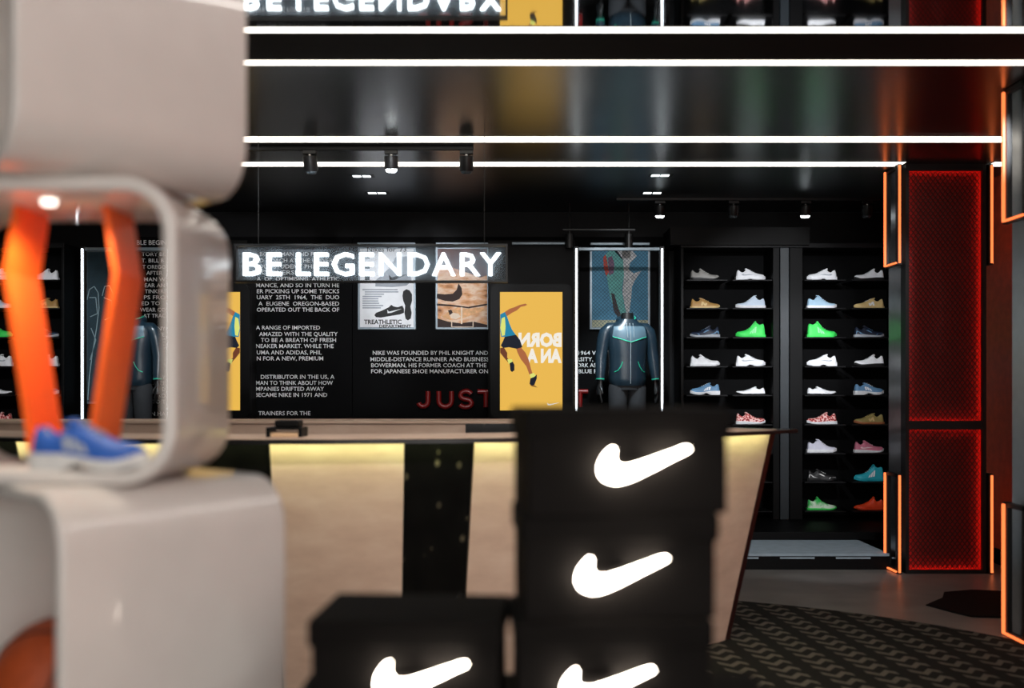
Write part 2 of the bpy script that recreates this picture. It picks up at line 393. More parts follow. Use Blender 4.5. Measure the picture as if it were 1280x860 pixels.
def track(name, x0, x1, y, label):
    return tag(MB().cbox(x0, x1, y - 0.018, y + 0.018, CEIL - 0.03, CEIL, 0.004).build(name, M['black_metal']), label, 'light track')
def head(x, y, zt, lit, label, drop=0.06, ln=0.15, group=None, tilt=0.0, ztop=None):
    t = thing('track_spotlight', label, 'spotlight', (x, y, zt), group)
    MB().cbox(x - 0.05, x + 0.05, y - 0.02, y + 0.02, zt - 0.03, zt, 0.004).build('mount', M['black_metal'], t)
    MB().tube([(x, y, zt - 0.03), (x, y, zt - 0.03 - drop)], 0.010, 8).build('stem', M['steel'], t)
    zc = zt - 0.03 - drop; dv = Vector((tilt, 0.16, -1)).normalized()
    a = Vector((x, y, zc + 0.01)); b = a + dv*ln
    MB().tube([a, a + dv*0.006, b - dv*0.004, b], [0.046, 0.052, 0.052, 0.05], 18).build('can', M['black_metal'], t, True)
    MB().tube([b - dv*0.002, b + dv*0.012, b + dv*0.022], [0.042, 0.040, 0.028], 16).build('lens', M['lamp_lens' if lit else 'lamp_dim'], t, True)
    return t
YT = F * (CEIL - EYE) / (485 - 183)
track('light_track', PX(296, YT), PX(592, YT), YT, 'black spotlight track between two white LED strips')
head(PX(387, YT), YT, CEIL - 0.03, False, 'unlit black spotlight at the track end nearer the white display stand', 0.02, 0.115, None, 0.08)
head(PX(489, YT), YT, CEIL - 0.03, True, 'lit black spotlight in the middle of the short track', 0.02, 0.10)
head(PX(583, YT), YT, CEIL - 0.03, False, 'unlit black spotlight at the track end nearer the red pillar', 0.02, 0.115)
YT2 = F * (CEIL - EYE) / (485 - 247)
track('light_track', PX(770, YT2), PX(1100, YT2), YT2, 'long black spotlight track above the shoe shelves')
for px, lit, lb in ((825, True, 'lit black spotlight above the glowing mannequin case'), (917, False, 'unlit black spotlight above the shelf bay beside the mannequin'),
                    (1007, True, 'lit black spotlight above the divider of the shoe shelves'), (1084, False, 'unlit black spotlight close to the red mesh pillar')):
    head(PX(px, YT2), YT2, CEIL - 0.03, lit, lb, 0.02, 0.10, None, 0.0)
# drop bar with two small spots above the mannequin case
yb = 9.75; zb = PZ(286, yb)
br = thing('spotlight_bar', 'thin dark hanging bar carrying two small spotlights above the mannequin', 'light bar', (PX(748, yb), yb, zb))
MB().cbox(PX(703, yb), PX(794, yb), yb - 0.015, yb + 0.015, zb - 0.02, zb, 0.003).build('bar', M['black_metal'], br)
for px in (712, 786):
    x = PX(px, yb)
    MB().tube([(x, yb, zb), (x, yb, CEIL)], 0.008, 8).build('rod', M['black_metal'], br)
    s_ = MB().tube([(x, yb, zb - 0.02), (x, yb, zb - 0.05), (x, yb, zb - 0.055), (x, yb, zb - 0.19)], [0.01, 0.01, 0.04, 0.04], 14).build('can', M['black_metal'], br, True)
# recessed twin downlights
for (a, b, py, lb) in ((447, 459, 220, 'recessed twin slot downlight nearer the spotlight track'), (466, 478, 241, 'recessed twin slot downlight nearer the posters wall'),
                   (820, 832, 219, 'recessed twin slot downlight nearer the LED strip, before the mannequin'), (810, 822, 241, 'recessed twin slot downlight nearest the mannequin case')):
    y = F * (CEIL - EYE) / (485 - py)
    t = thing('slot_downlight', lb, 'downlight', (PX((a+b)/2, y), y, CEIL))
    MB().box(PX(a - 9, y), PX(b + 9, y), y - 0.05, y + 0.05, CEIL - 0.003, CEIL - 0.0005).build('plate', M['black_metal'], t)
    for q in (a, b):
        MB().box(PX(q - 5.5, y), PX(q + 4.0, y), y - 0.035, y + 0.035, CEIL - 0.004, CEIL - 0.003).build('lamp', M['led_cool'], t)

# ================================================================== BACK WALL DISPLAY
DW = 10.2
tp = thing('text_panel', 'black wall panel printed with long white paragraphs of brand history', 'wall panel', (PX(295, DW), DW, 1.2))
MB().box(PX(165, DW), PX(440, DW), DW, WY1 - 0.003, PZ(523, DW), PZ(296, DW)).build('board', M['black_matte'], tp)
DT = DW - 0.003
left = [('BLE BEGIN', 171, 208, 306, 6), ('TORY BE', 177, 207, 320, 5), ('T. BILL B', 177, 205, 328, 5), ('T OREGO', 178, 207, 336, 5), ('AFTER', 183, 203, 343.5, 5),
        ('MAN W', 180, 207, 351.5, 5), ('EAR AN', 181, 206, 359, 5), ('TINKERS', 181, 208, 366.5, 5), ('PS FRO', 180, 207, 374, 5), ('ED TO', 177, 200, 381.5, 5),
        ('WEAR CO', 175, 207, 389.5, 5), ('AT TRAC', 179, 207, 397, 5), ('MPANY', 182, 207, 413, 5), ('NAME', 187, 206, 420.5, 5), ('SUKA C', 183, 207, 428, 5),
        ('PARED', 185, 208, 435.5, 5), ('WAS C', 184, 207, 443.5, 5), ('OOKE', 186, 207, 450.5, 5), ('TRAIN', 189, 208, 458, 5), ('FEW Y', 187, 207, 474, 5),
        ('COMPE', 183, 207, 481, 5), ('ULD D', 187, 207, 489, 5), ('E AND', 187, 207, 497, 5), ('TO T', 190, 207, 504.5, 5), ('MAN HA', 178, 207, 519.5, 5)]
right = [('BOWERMAN AND P', 325, 392, 320, 5.2), ('LD COACH AT THE UNIVER', 321, 416, 328, 5.2), ('IOUS STUDENT PHI', 321, 392, 335.5, 5.2), ('RO OVERSI', 321, 370, 343, 5.2),
         ('A  OF  OPTIMISING  ATHLETIC', 321, 424, 351, 5.2), ('MANCE, AND SO IN TURN HE', 320, 424, 359, 5.2), ('ER PICKING UP SOME TRICKS', 321, 424, 366.5, 5.2),
         ('UARY  25TH  1964,  THE  DUO', 321, 424, 374, 5.2), ('A  EUGENE  OREGON-BASED', 323, 424, 382, 5.2), ('OPERATED OUT THE BACK OF', 321, 424, 389.5, 5.2),
         ('A RANGE OF IMPORTED', 320, 400, 412, 5.2), ('AMAZED WITH THE QUALITY', 324, 422, 420, 5.2), ('TO BE A BREATH OF FRESH', 326, 420, 427.5, 5.2),
         ('NEAKER MARKET. WHILE THE', 320, 417, 435, 5.2), ('UMA AND ADIDAS, PHIL', 321, 402, 443, 5.2), ('N FOR A NEW, PREMIUM', 321, 404, 450.5, 5.2),
         ('DISTRIBUTOR IN THE US, A', 326, 418, 473.5, 5.2), ('MAN TO THINK ABOUT HOW', 320, 416, 481, 5.2), ('MPANIES DRIFTED AWAY', 320, 405, 488.5, 5.2),
         ('BECAME NIKE IN 1971 AND', 319, 409, 496, 5.2), ('TRAINERS FOR THE', 323, 388, 519, 5.2)]
for rows in (left, right):
    for s, a, b, y, c in rows:
        mb = MB(); text(mb, s, a, b, y, c, DT, 0.004); mb.build('text_line', M['print_white'], tp, kind='stuff')
tp2 = thing('quote_board', 'black wall board with short white paragraph and raised red slogan', 'wall board', (PX(600, DW), DW, 1.2))
MB().box(PX(441, DW), PX(836, DW), DW, WY1 - 0.003, PZ(523, DW), PZ(296, DW)).build('board', M['black_matte'], tp2)
for s, a, b, y in (('NIKE WAS FOUNDED BY PHIL KNIGHT AND', 466, 610, 443.5), ('MIDDLE-DISTANCE RUNNER AND BUSINESS', 463, 611, 451.5), ('BOWERMAN, HIS FORMER COACH AT THE', 464, 608, 459), ('FOR JAPANESE SHOE MANUFACTURER ON', 464, 610, 466.5),
                ('1964 WH', 723, 754, 443.5), ('RSITY, PA', 721, 753, 451.5), ('ORK AS A', 721, 752, 459), ('BLUE RIB', 723, 753, 466.5)):
    mb = MB(); text(mb, s, a, b, y, 5.2, DT, 0.004); mb.build('text_line', M['print_white'], tp2, kind='stuff')
sl_ = thing('slogan_lettering', 'raised red slogan letters on the black wall under the white paragraph', 'lettering', (PX(628, DW), DW - 0.05, PZ(511, DW)))
def stroke(*paths):
    mb = MB(); dd = DW - 0.03
    for pth in paths: mb.tube([(PX(u, dd), dd, PZ(v, dd)) for u, v in pth], 0.026, 10)
    mb.build('letter', M['red_letter'], sl_, True)
def arcp(cx_, cy_, rx, ry, a0, a1, n_=10): return [(cx_ + rx*math.cos(math.radians(a0 + (a1-a0)*k/n_)), cy_ + ry*math.sin(math.radians(a0 + (a1-a0)*k/n_))) for k in range(n_ + 1)]
stroke([(535, 489)] + arcp(529, 502, 6, 6, 0, 165))
stroke([(548.5, 489)] + arcp(556.5, 501, 8, 7.5, 180, 0) + [(564.5, 489)])
stroke(arcp(582.5, 494, 7, 5, -20, -270) + arcp(582, 504, 7.5, 5, -80, 160))
stroke([(597, 489.5), (618, 489.5)], [(607.5, 490), (607.5, 509)])
stroke([(635, 489), (642, 489)] + arcp(642, 499, 9, 10, -90, 90) + [(635, 509), (635, 489)])
stroke(arcp(668, 499, 10, 10, 0, 360, 20)); stroke([(706, 489), (706, 509)]); stroke([(715, 489.5), (735, 489.5)], [(725, 490), (725, 509)])

# pilasters behind the screens
for a, b, lb in ((212, 309, 'dark brown-black pilaster between the two long text columns'), (610, 719, 'dark brown-black pilaster between sepia poster and mannequin case')):
    yf = 9.85
    struct(MB().cbox(PX(a, yf), PX(b, yf), yf, WY1, ZS, PZ(300, yf), 0.008).build('trim_2', M['wall_warm']))
# header bulkhead above shelving
struct(MB().box(PX(838, 9.8), PX(1012, 9.8), 9.8, WY1, PZ(306, 9.8), PZ(284, 9.8)).build('trim_3', M['wall_warm']))

# posters with light bars
def poster(a, b, c, e, mat, label, frame=True, d=DW - 0.03):
    t = thing('poster', label, 'poster', (PX((a+b)/2, d), d, PZ(e, d)))
    MB().cbox(PX(a, d), PX(b, d), d, DW - 0.002, PZ(e, d), PZ(c, d), 0.006).build('frame', M['poster_frame'], t)
    frect('sheet', a + 3, b - 3, c + 3, e - 3, d - 0.003, mat, t, 0.003)
    return t, d - 0.005
def light_bar(a, b, py, label, d=10.05):
    t = thing('picture_light', label, 'wall light', (PX((a+b)/2, d), d, PZ(py, d)))
    z = PZ(py, d)
    MB().cbox(PX(a, d), PX(b, d), d - 0.02, d + 0.02, z - 0.012, z + 0.012, 0.003).build('bar', M['poster_frame'], t)
    for q in (a + 8, b - 8): MB().bar((PX(q, d), d + 0.02, z), (PX(q, d), WY1, z), 0.014, 0.014, (0, 0, 1)).build('arm', M['black_metal'], t)
light_bar(447, 519, 305, 'slim grey picture light above the black-and-white shoe advertisement')
light_bar(545, 612, 305, 'slim grey picture light above the sepia shoe poster')
light_bar(640, 706, 304.5, 'slim grey picture light above the runner screen beside the mannequin case', 9.8)
light_bar(738, 812, 305, 'slim grey picture light above the blue wire-mesh poster')
light_bar(172, 209, 313, 'slim grey picture light under the white text heading', 10.1)

p1, d1 = poster(447, 520, 308, 412, M['paper'], 'black-and-white shoe advertisement poster with two black shoes')
mb = MB(); text(mb, "Nikes for '73", 459, 508, 314.5, 6, d1, 0.012); mb.build('print_line', M['ink'], p1)
mb = MB(); text(mb, 'TREATHLETIC', 455, 502, 405, 5.6, d1, 0.03); mb.build('print_line', M['ink'], p1)
mb = MB(); text(mb, 'DEPARTMENT', 474, 514, 409.5, 3.8, d1, 0.03); mb.build('print_line', M['ink'], p1)
for k, ln in enumerate((44, 42, 24, 24, 20, 20, 21, 26, 23)):
    x0 = 453 + (3 if k in (1, 2) else 0)
    frect('print_line', x0, x0 + ln, 361.2 + k*2.85, 362.8 + k*2.85, d1, M['grey_ink'], p1)
flat('shoe_print', [(468,394),(470,391),(478,388),(486,384),(489,381),(492,383),(497,384),(503,382),(505,386),(505,391),(500,393),(488,395),(476,397),(470,396.5)], d1, M['ink'], p1)
flat('tick_print', [(484,387),(484.5,391.5),(489,391),(502,386),(489,389),(486,389.5)], d1 - 0.002, M['paper'], p1)
flat('sole_print', [(503,370),(504,364),(508,361.5),(512,363),(515,368),(515,376),(513,383),(514.5,391),(513.5,398),(510,400.5),(507,398.5),(505.5,391),(506.5,382),(504,376)], d1, M['ink'], p1)
flat('big_shoe_print', [(469,358),(470,350),(478,343),(488,334),(494,322),(513,320),(514,352),(508,357),(490,359)], d1 + 0.001, M['grey_ink'], p1)
flat('tick_print', [(486,343),(487,350),(493,350),(511,342),(494,345.5),(490,347)], d1 - 0.002, M['ink'], p1)
for q in (318, 331, 345): frect('mark_print', 456, 462, q, q + 5, d1, M['ink'], p1)

p2, d2 = poster(544, 612, 308, 412, M['sepia'], 'sepia close-up poster of an old running shoe')
flat('sky_print', [(547,311),(609,311),(609,344),(600,347),(588,342),(575,338),(562,333),(547,330)], d2, M['maroon_ink'], p2)
flat('swoosh_print', [(546,367),(556,368),(566,367),(571,362),(573,354),(577,360),(578,368),(574,374),(566,377),(556,376),(546,373)], d2, M['brown_ink'], p2)
flat('seam_print', [(546,379.5),(565,381),(585,383.5),(609,379.5),(609,381.5),(586,385.5),(565,383),(546,382)], d2, M['brown_ink'], p2)
flat('sole_print', [(547,398),(560,402),(575,404),(592,402),(609,406),(609,409),(547,409)], d2, M['brown_ink'], p2)
flat('lace_print', [(552,396),(560,390),(572,384),(584,386),(604,384),(606,388),(592,393),(578,398),(562,400)], d2 - 0.001, M['tan_ink'], p2)
flat('highlight_print', [(562,394),(566,391),(573,392),(576,396),(570,399),(564,398)], d2 - 0.002, M['cream_ink'], p2)
flat('dot_print', [(560,388),(564,387),(566,391),(562,394)], d2 - 0.002, M['brown_ink'], p2)
mb = MB()
for a_, b_, c_, e_ in ((564, 592, 408.2, 409.2), (564, 565.2, 401, 409), (590.8, 592, 401, 409), (576, 578, 384, 405)):
    mb.box(PX(a_, d2), PX(b_, d2), d2 - 0.004, d2, PZ(e_, d2), PZ(c_, d2))
mb.build('line_print', M['cream_ink'], p2)

def wire_lattice(t, a, b, c, e, d, mat, step=4.6):
    mb = MB(); k = -(e - c)
    while k < (b - a):
        for s in (1, -1):
            # clip a 45-degree line to the rectangle
            u0 = max(0, k); u1 = min(b - a, k + (e - c))
            if u1 - u0 > 1:
                v0, v1 = u0 - k, u1 - k
                if s < 0: v0, v1 = (e - c) - v0, (e - c) - v1
                mb.bar((PX(a + u0, d), d, PZ(c + v0, d)), (PX(a + u1, d), d, PZ(c + v1, d)), 0.0035, 0.002)
        k += step
    return mb.build('wire_print', mat, t, kind='stuff')
p4, d4 = poster(737, 813, 309, 412, M['teal_paper'], 'blue wire-mesh poster with a teal and red sculptural shape above the mannequin')
frect('sand_print', 740, 810, 400, 409, d4, M['sand_paper'], p4)
flat('leg_print', [(757,318),(762,312),(772,314),(779,325),(780,345),(777,362),(781,385),(786,399),(778,404),(768,388),(762,368),(759,348),(756,332)], d4, M['aqua_ink'], p4)
flat('smoke_print', [(768,314),(790,313),(796,320),(788,328),(786,337),(792,342),(802,338),(795,348),(790,358),(789,372),(786,396),(782,388),(778,365),(780,345),(779,326)], d4, M['silver_ink'], p4)
flat('heel_print', [(754,322),(757,318),(759,326),(761,340),(758,346),(755,336)], d4 - 0.001, M['red_ink'], p4)
flat('patch_print', [(760,322),(765,320),(768,330),(767,342),(761,344)], d4 - 0.001, M['plum_ink'], p4)
flat('edge_print', [(764,366),(768,368),(772,382),(777,396),(774,400),(767,388)], d4 - 0.001, M['brown_ink'], p4)
wire_lattice(p4, 740, 810, 312, 409, d4 - 0.003, M['line_ink'])
p5, d5 = poster(106, 164, 312, 505, M['dark_teal_paper'], 'dark teal poster with pale line drawing behind the dark-clad mannequin')
wire_lattice(p5, 109, 161, 315, 502, d5 - 0.003, M['line_ink'])
mb = MB()
def sketch(pts):
    for a_, b_ in zip(pts, pts[1:]): mb.bar((PX(a_[0], d5), d5 - 0.005, PZ(a_[1], d5)), (PX(b_[0], d5), d5 - 0.005, PZ(b_[1], d5)), 0.008, 0.002)
sketch([(109,375),(112,362),(118,358),(123,366),(124,385),(121,410),(116,440),(112,470),(110,500)])
sketch([(128,370),(131,358),(137,357),(142,368),(143,392),(140,430),(134,460),(128,500)])
sketch([(112,372),(120,372),(122,392),(113,396)]); sketch([(130,372),(140,376),(141,395),(131,400)]); sketch([(114,410),(120,425),(113,450)])
mb.build('line_print', M['pale_line_ink'], p5)

# ------------------------------------------------------------------ digital screens
def rrect(a, b, c, e, r, n=6):
    out = []
    for cx_, cy_, s in ((b - r, c + r, -90), (b - r, e - r, 0), (a + r, e - r, 90), (a + r, c + r, 180)):
        for k in range(n + 1):
            t = math.radians(s + 90*k/n); out.append((cx_ + r*math.cos(t), cy_ + r*math.sin(t)))
    return out
def kiosk(dx, label, flip=False):
    fx = (lambda x: 925 - x) if flip else (lambda x: x)
    d = 9.55
    t = thing('display_totem', label, 'screen', (PX(664 + dx, d), d, ZS), 'yellow runner screens')
    g = lambda u, v, w: (PX(u, d), d + w, PZ(v, d))
    MB().prism(rrect(613 + dx, 715 + dx, 355, 523, 9), g, 0.09).build('housing', M['black'], t, label='black rounded housing')
    MB().cbox(PX(630 + dx, d), PX(698 + dx, d), d + 0.02, d + 0.08, ZS + 0.03, PZ(522, d), 0.01).build('column', M['black'], t)
    MB().cbox(PX(618 + dx, d), PX(710 + dx, d), d - 0.12, d + 0.2, ZS, ZS + 0.03, 0.008).build('foot', M['black_metal'], t)
    sc_ = frect('screen', 625 + dx, 703 + dx, 365, 513, d - 0.003, M['scr_yellow'], t)
    e = d - 0.006
    sh = lambda pts: [(fx(x), y) for x, y in pts]
    def pp(n, pts, m, z=0.0): flat(n, sh(pts), e - z, M[m], sc_, 0.0015)
    for s, a, b, y in (('BORN', 648, 702, 432.5, ), ('AN A', 658, 702, 452.5)):
        mb = MB(); text(mb, s, min(fx(a), fx(b)), max(fx(a), fx(b)), y, 16.5, e, 0.055, mirror=not flip); mb.build('screen_lettering', M['scr_white'], sc_)
    pp('runner_arm', [(631,390),(637,386),(643,384),(650,381),(657,379.5),(659,381),(656,382.5),(651,383.5),(646,388),(640,391),(634,395),(630,396)], 'scr_skin', 0.002)
    pp('runner_vest', [(625.3,393),(631,390),(634,396),(637,405),(640,412),(645,419),(636,421),(626.5,421),(625.3,414)], 'scr_blue', 0.003)
    pp('runner_vest_side', [(627,398),(631,396),(632,408),(631,419),(627.5,420),(625.5,410)], 'scr_lime', 0.004)
    pp('runner_shorts', [(631,421),(645,418.5),(650,425),(653,434),(646,436),(636,434),(629,435),(626,432),(629,426)], 'scr_navy', 0.004)
    pp('runner_leg', [(645,435),(651,434),(657,441),(661,450),(664,462),(666,468),(662,469),(658,458),(651,449),(647,441)], 'scr_skin', 0.003)
    pp('runner_leg', [(625.3,435),(630,434.5),(634,441),(634,447),(638,452),(636,454),(630,447),(625.3,441)], 'scr_skin_d', 0.003)
    pp('runner_sock', [(662,468),(667,466),(671,471),(669,475),(664,474)], 'scr_lime', 0.004)
    pp('runner_sock', [(634,449),(640,449),(641,454),(636,455)], 'scr_lime', 0.004)
    pp('runner_shoe', [(663,473),(668,471),(671,468),(671,473),(668,481),(665,482),(662,480)], 'scr_navy', 0.005)
    pp('runner_shoe', [(637,454),(641,452),(643,456),(643,463),(640,465),(638,463)], 'scr_navy', 0.005)
    pp('runner_shadow', [(662,481),(668,481.5),(672,484.5),(665,483)], 'scr_shade', 0.002)
    flat('screen_mark', sh([(684,503.5),(684.6,506.5),(688,506.6),(700,503),(689,504.8),(686,505)]), e - 0.002, M['scr_white'], sc_, 0.0015)
    return t
kiosk(0, 'black totem with yellow runner screen beside the lit mannequin case')
kiosk(-403, 'black totem with yellow runner screen between the wide text columns', True)

# ------------------------------------------------------------------ lit mannequin cases
def lit_case(a, b, label, lamp=1):
    d = 9.35
    t = thing('lit_portal', label, 'portal', (PX((a+b)/2, d), d, ZS))
    for q in (a, b):
        MB().cbox(PX(q, d) - 0.022, PX(q, d) + 0.022, d, d + 0.05, ZS, PZ(308, d), 0.004).build('post', M['black_metal'], t)
        MB().box(PX(q, d) - 0.008, PX(q, d) + 0.008, d - 0.012, d, ZS + 0.03, PZ(311, d)).build('light_tube', M['led_cool'], t)
    MB().cbox(PX(a, d), PX(b, d), d + 0.005, d + 0.045, PZ(313, d), PZ(309, d), 0.004).build('top_rail', M['poster_frame'], t)
lit_case(720.5, 827.5, 'upright frame edged with white light tubes around the slate-jacket mannequin')
lit_case(103, 210, 'upright frame edged with white light tubes before the dark teal poster')

def ell(cx_, cy_, z, rx, ry, n=20, p=2.3):
    out = []
    for k in range(n):
        t = 2*PI*k/n; c, s = math.cos(t), math.sin(t)
        out.append((cx_ + rx*math.copysign(abs(c)**(2/p), c), cy_ + ry*math.copysign(abs(s)**(2/p), s), z))
    return out
TORSO = [(0.80,0.165,0.120),(0.83,0.178,0.130),(0.87,0.184,0.134),(0.98,0.178,0.128),(1.10,0.182,0.130),(1.20,0.194,0.134),(1.28,0.203,0.132),(1.335,0.206,0.118),(1.375,0.180,0.100),(1.41,0.120,0.088),(1.44,0.080,0.080)]
def tor(z):
    for (z0, a0, b0), (z1, a1, b1) in zip(TORSO, TORSO[1:]):
        if z0 <= z <= z1:
            k = (z - z0)/(z1 - z0); return a0 + (a1-a0)*k, b0 + (b1-b0)*k
    return TORSO[-1][1:]
def front(x, z, off=0.003):
    rx, ry = tor(z); u = min(0.999, abs(x)/rx); return (x, -(ry*(1 - u**2.3)**(1/2.3)) - off, z)
def mannequin(label):
    t = thing('mannequin', label, 'mannequin', (0, 0, 0))
    tr = MB()
    tr.loft([ell(0, 0, z, a, b) for z, a, b in ((0.76,0.150,0.105),(0.80,0.160,0.112),(0.84,0.158,0.110))])
    for s in (-1, 1):
        tr.loft([ell(s*x, y, z, r, r*0.95, 16, 2) for z, x, y, r in ((0.09,0.115,0.01,0.055),(0.16,0.112,0.01,0.066),(0.30,0.108,0.01,0.072),(0.48,0.10,-0.005,0.082),(0.65,0.093,0,0.092),(0.78,0.088,0,0.098),(0.82,0.085,0,0.09))])
    tr.build('trousers', M['trousers'], t, True)
    MB().loft([ell(0, 0, z, a, b) for z, a, b in ((1.38,0.068,0.068),(1.44,0.062,0.062),(1.50,0.058,0.060),(1.505,0.05,0.052))]).build('neck', M['manneq'], t, True)
    for s in (-1, 1):
        MB().loft([ell(s*0.118, y, z, a, b, 14, 2) for y, z, a, b in ((-0.04,0.0,0.046,0.13),(-0.04,0.03,0.048,0.132),(-0.03,0.06,0.044,0.10),(0.01,0.10,0.04,0.05),(0.01,0.13,0.04,0.045))]).build('foot', M['manneq'], t, True)
    jk = MB().loft([ell(0, 0, z, a, b, 28) for z, a, b in TORSO]).build('jacket', M['jacket'], t, True)
    # yoke over chest
    yk = MB(); rows = []
    for i in range(7):
        u = i/6; row = []
        for j in range(13):
            x = -0.17 + 0.34*j/12; zl = 1.215 + 0.055*abs(x)/0.17; zz = zl + (1.372 - zl)*u
            row.append(front(x*(1 - 0.12*u), zz, 0.0025))
        rows.append(row)
    yk.loft(rows, cap=False, closed=False); yk.build('yoke', M['jacket_hi'], jk, True)
    tm = MB()
    for s in (-1, 1):
        tm.tube([front(s*x, 1.215 + 0.055*x/0.17, 0.004) for x in (0.0, 0.04, 0.08, 0.12, 0.165)], 0.005, 6)
    tm.build('chest_piping', M['teal_trim'], jk)
    MB().tube([front(0.0, z, 0.003) for z in (0.82, 0.9, 1.0, 1.1, 1.2, 1.3, 1.36, 1.40)], 0.004, 6).build('zip', M['zip'], jk)
    for s in (-1, 1):
        MB().tube([front(s*x, z, 0.003) for x, z in ((0.075,1.03),(0.095,0.98),(0.12,0.945),(0.15,0.93))], 0.0045, 6).build('pocket_piping', M['teal_trim'], jk)
        MB().tube([front(s*0.03, 1.40, 0.006), front(s*0.034, 1.33, 0.008), front(s*0.03, 1.26, 0.008)], 0.003, 6).build('drawstring', M['zip'], jk)
        sl = MB().tube([(s*0.12,0.0,1.362),(s*0.175,0,1.352),(s*0.212,0,1.315),(s*0.232,0.005,1.25),(s*0.246,0.01,1.16),(s*0.258,0.01,1.08),(s*0.266,-0.01,0.98),(s*0.274,-0.03,0.89),(s*0.277,-0.035,0.85)],
                  [0.05,0.062,0.066,0.064,0.060,0.057,0.052,0.044,0.040], 16).build('sleeve', M['jacket'], jk, True)
        MB().tube([(s*0.2765,-0.034,0.868),(s*0.277,-0.035,0.858)], [0.0435,0.0425], 14).build('cuff_piping', M['teal_trim'], jk)
        h = MB()
        h.tube([(s*0.277,-0.035,0.86),(s*0.279,-0.038,0.81),(s*0.281,-0.042,0.785),(s*0.283,-0.046,0.74),(s*0.283,-0.05,0.715)], [0.026,0.024,0.030,0.037,0.032], 12, 0.62)
        for q, ln in ((-0.024,0.075),(-0.008,0.085),(0.008,0.08),(0.022,0.062)):
            b0 = Vector((s*0.283, -0.05 + q, 0.72)); h.tube([b0, b0 + Vector((-s*0.004,-0.003,-ln*0.45)), b0 + Vector((-s*0.018,-0.006,-ln))], [0.0095,0.009,0.006], 8)
        b0 = Vector((s*0.278, -0.078, 0.775)); h.tube([b0 + Vector((0,0.02,0.01)), b0 + Vector((-s*0.006,-0.012,-0.02)), b0 + Vector((-s*0.014,-0.018,-0.05))], [0.012,0.0105,0.007], 8)
        h.build('hand', M['manneq'], t, True)
    # hood lying round the neck
    hd = MB(); rings = []
    for i in range(17):
        a = math.radians(-62 + 304*i/16); back = 0.5 - 0.5*math.cos(math.radians(360*i/16))
        c = Vector((0.083*math.cos(a), 0.082*math.sin(a) + 0.012, 1.425 + 0.02*back)); rr = 0.018 + 0.026*back
        dr = Vector((math.cos(a), math.sin(a), 0))
        rings.append([c + dr*rr*0.75*math.cos(2*PI*k/10) + Vector((0,0,1))*rr*math.sin(2*PI*k/10) for k in range(10)])
    hd.loft(rings); hd.build('hood', M['jacket'], jk, True)
    MB().tube([(0.055,-0.062,1.44),(0.078,-0.02,1.455),(0.082,0.03,1.475)], 0.005, 6).build('hood_piping', M['teal_trim'], jk)
    return t
DM = 9.65
for px, lb, pl in ((784, 'headless black mannequin in slate zip jacket before the blue poster', 'black plinth under the slate-jacket mannequin in the lit case'),
                   (168, 'headless black mannequin in slate zip jacket before the dark teal poster', 'black plinth under the mannequin before the dark teal poster')):
    m_ = mannequin(lb); zb_ = PZ(408, DM) - 1.375
    m_.location = (PX(px, DM), DM, zb_)
    m_.rotation_euler = (0, 0, math.radians(8 if px > 400 else -14))
    x = PX(px, DM)
    tag(MB().cbox(x - 0.3, x + 0.3, DM - 0.24, DM + 0.16, ZS, zb_, 0.012).build('plinth', M['black']), pl, 'plinth')

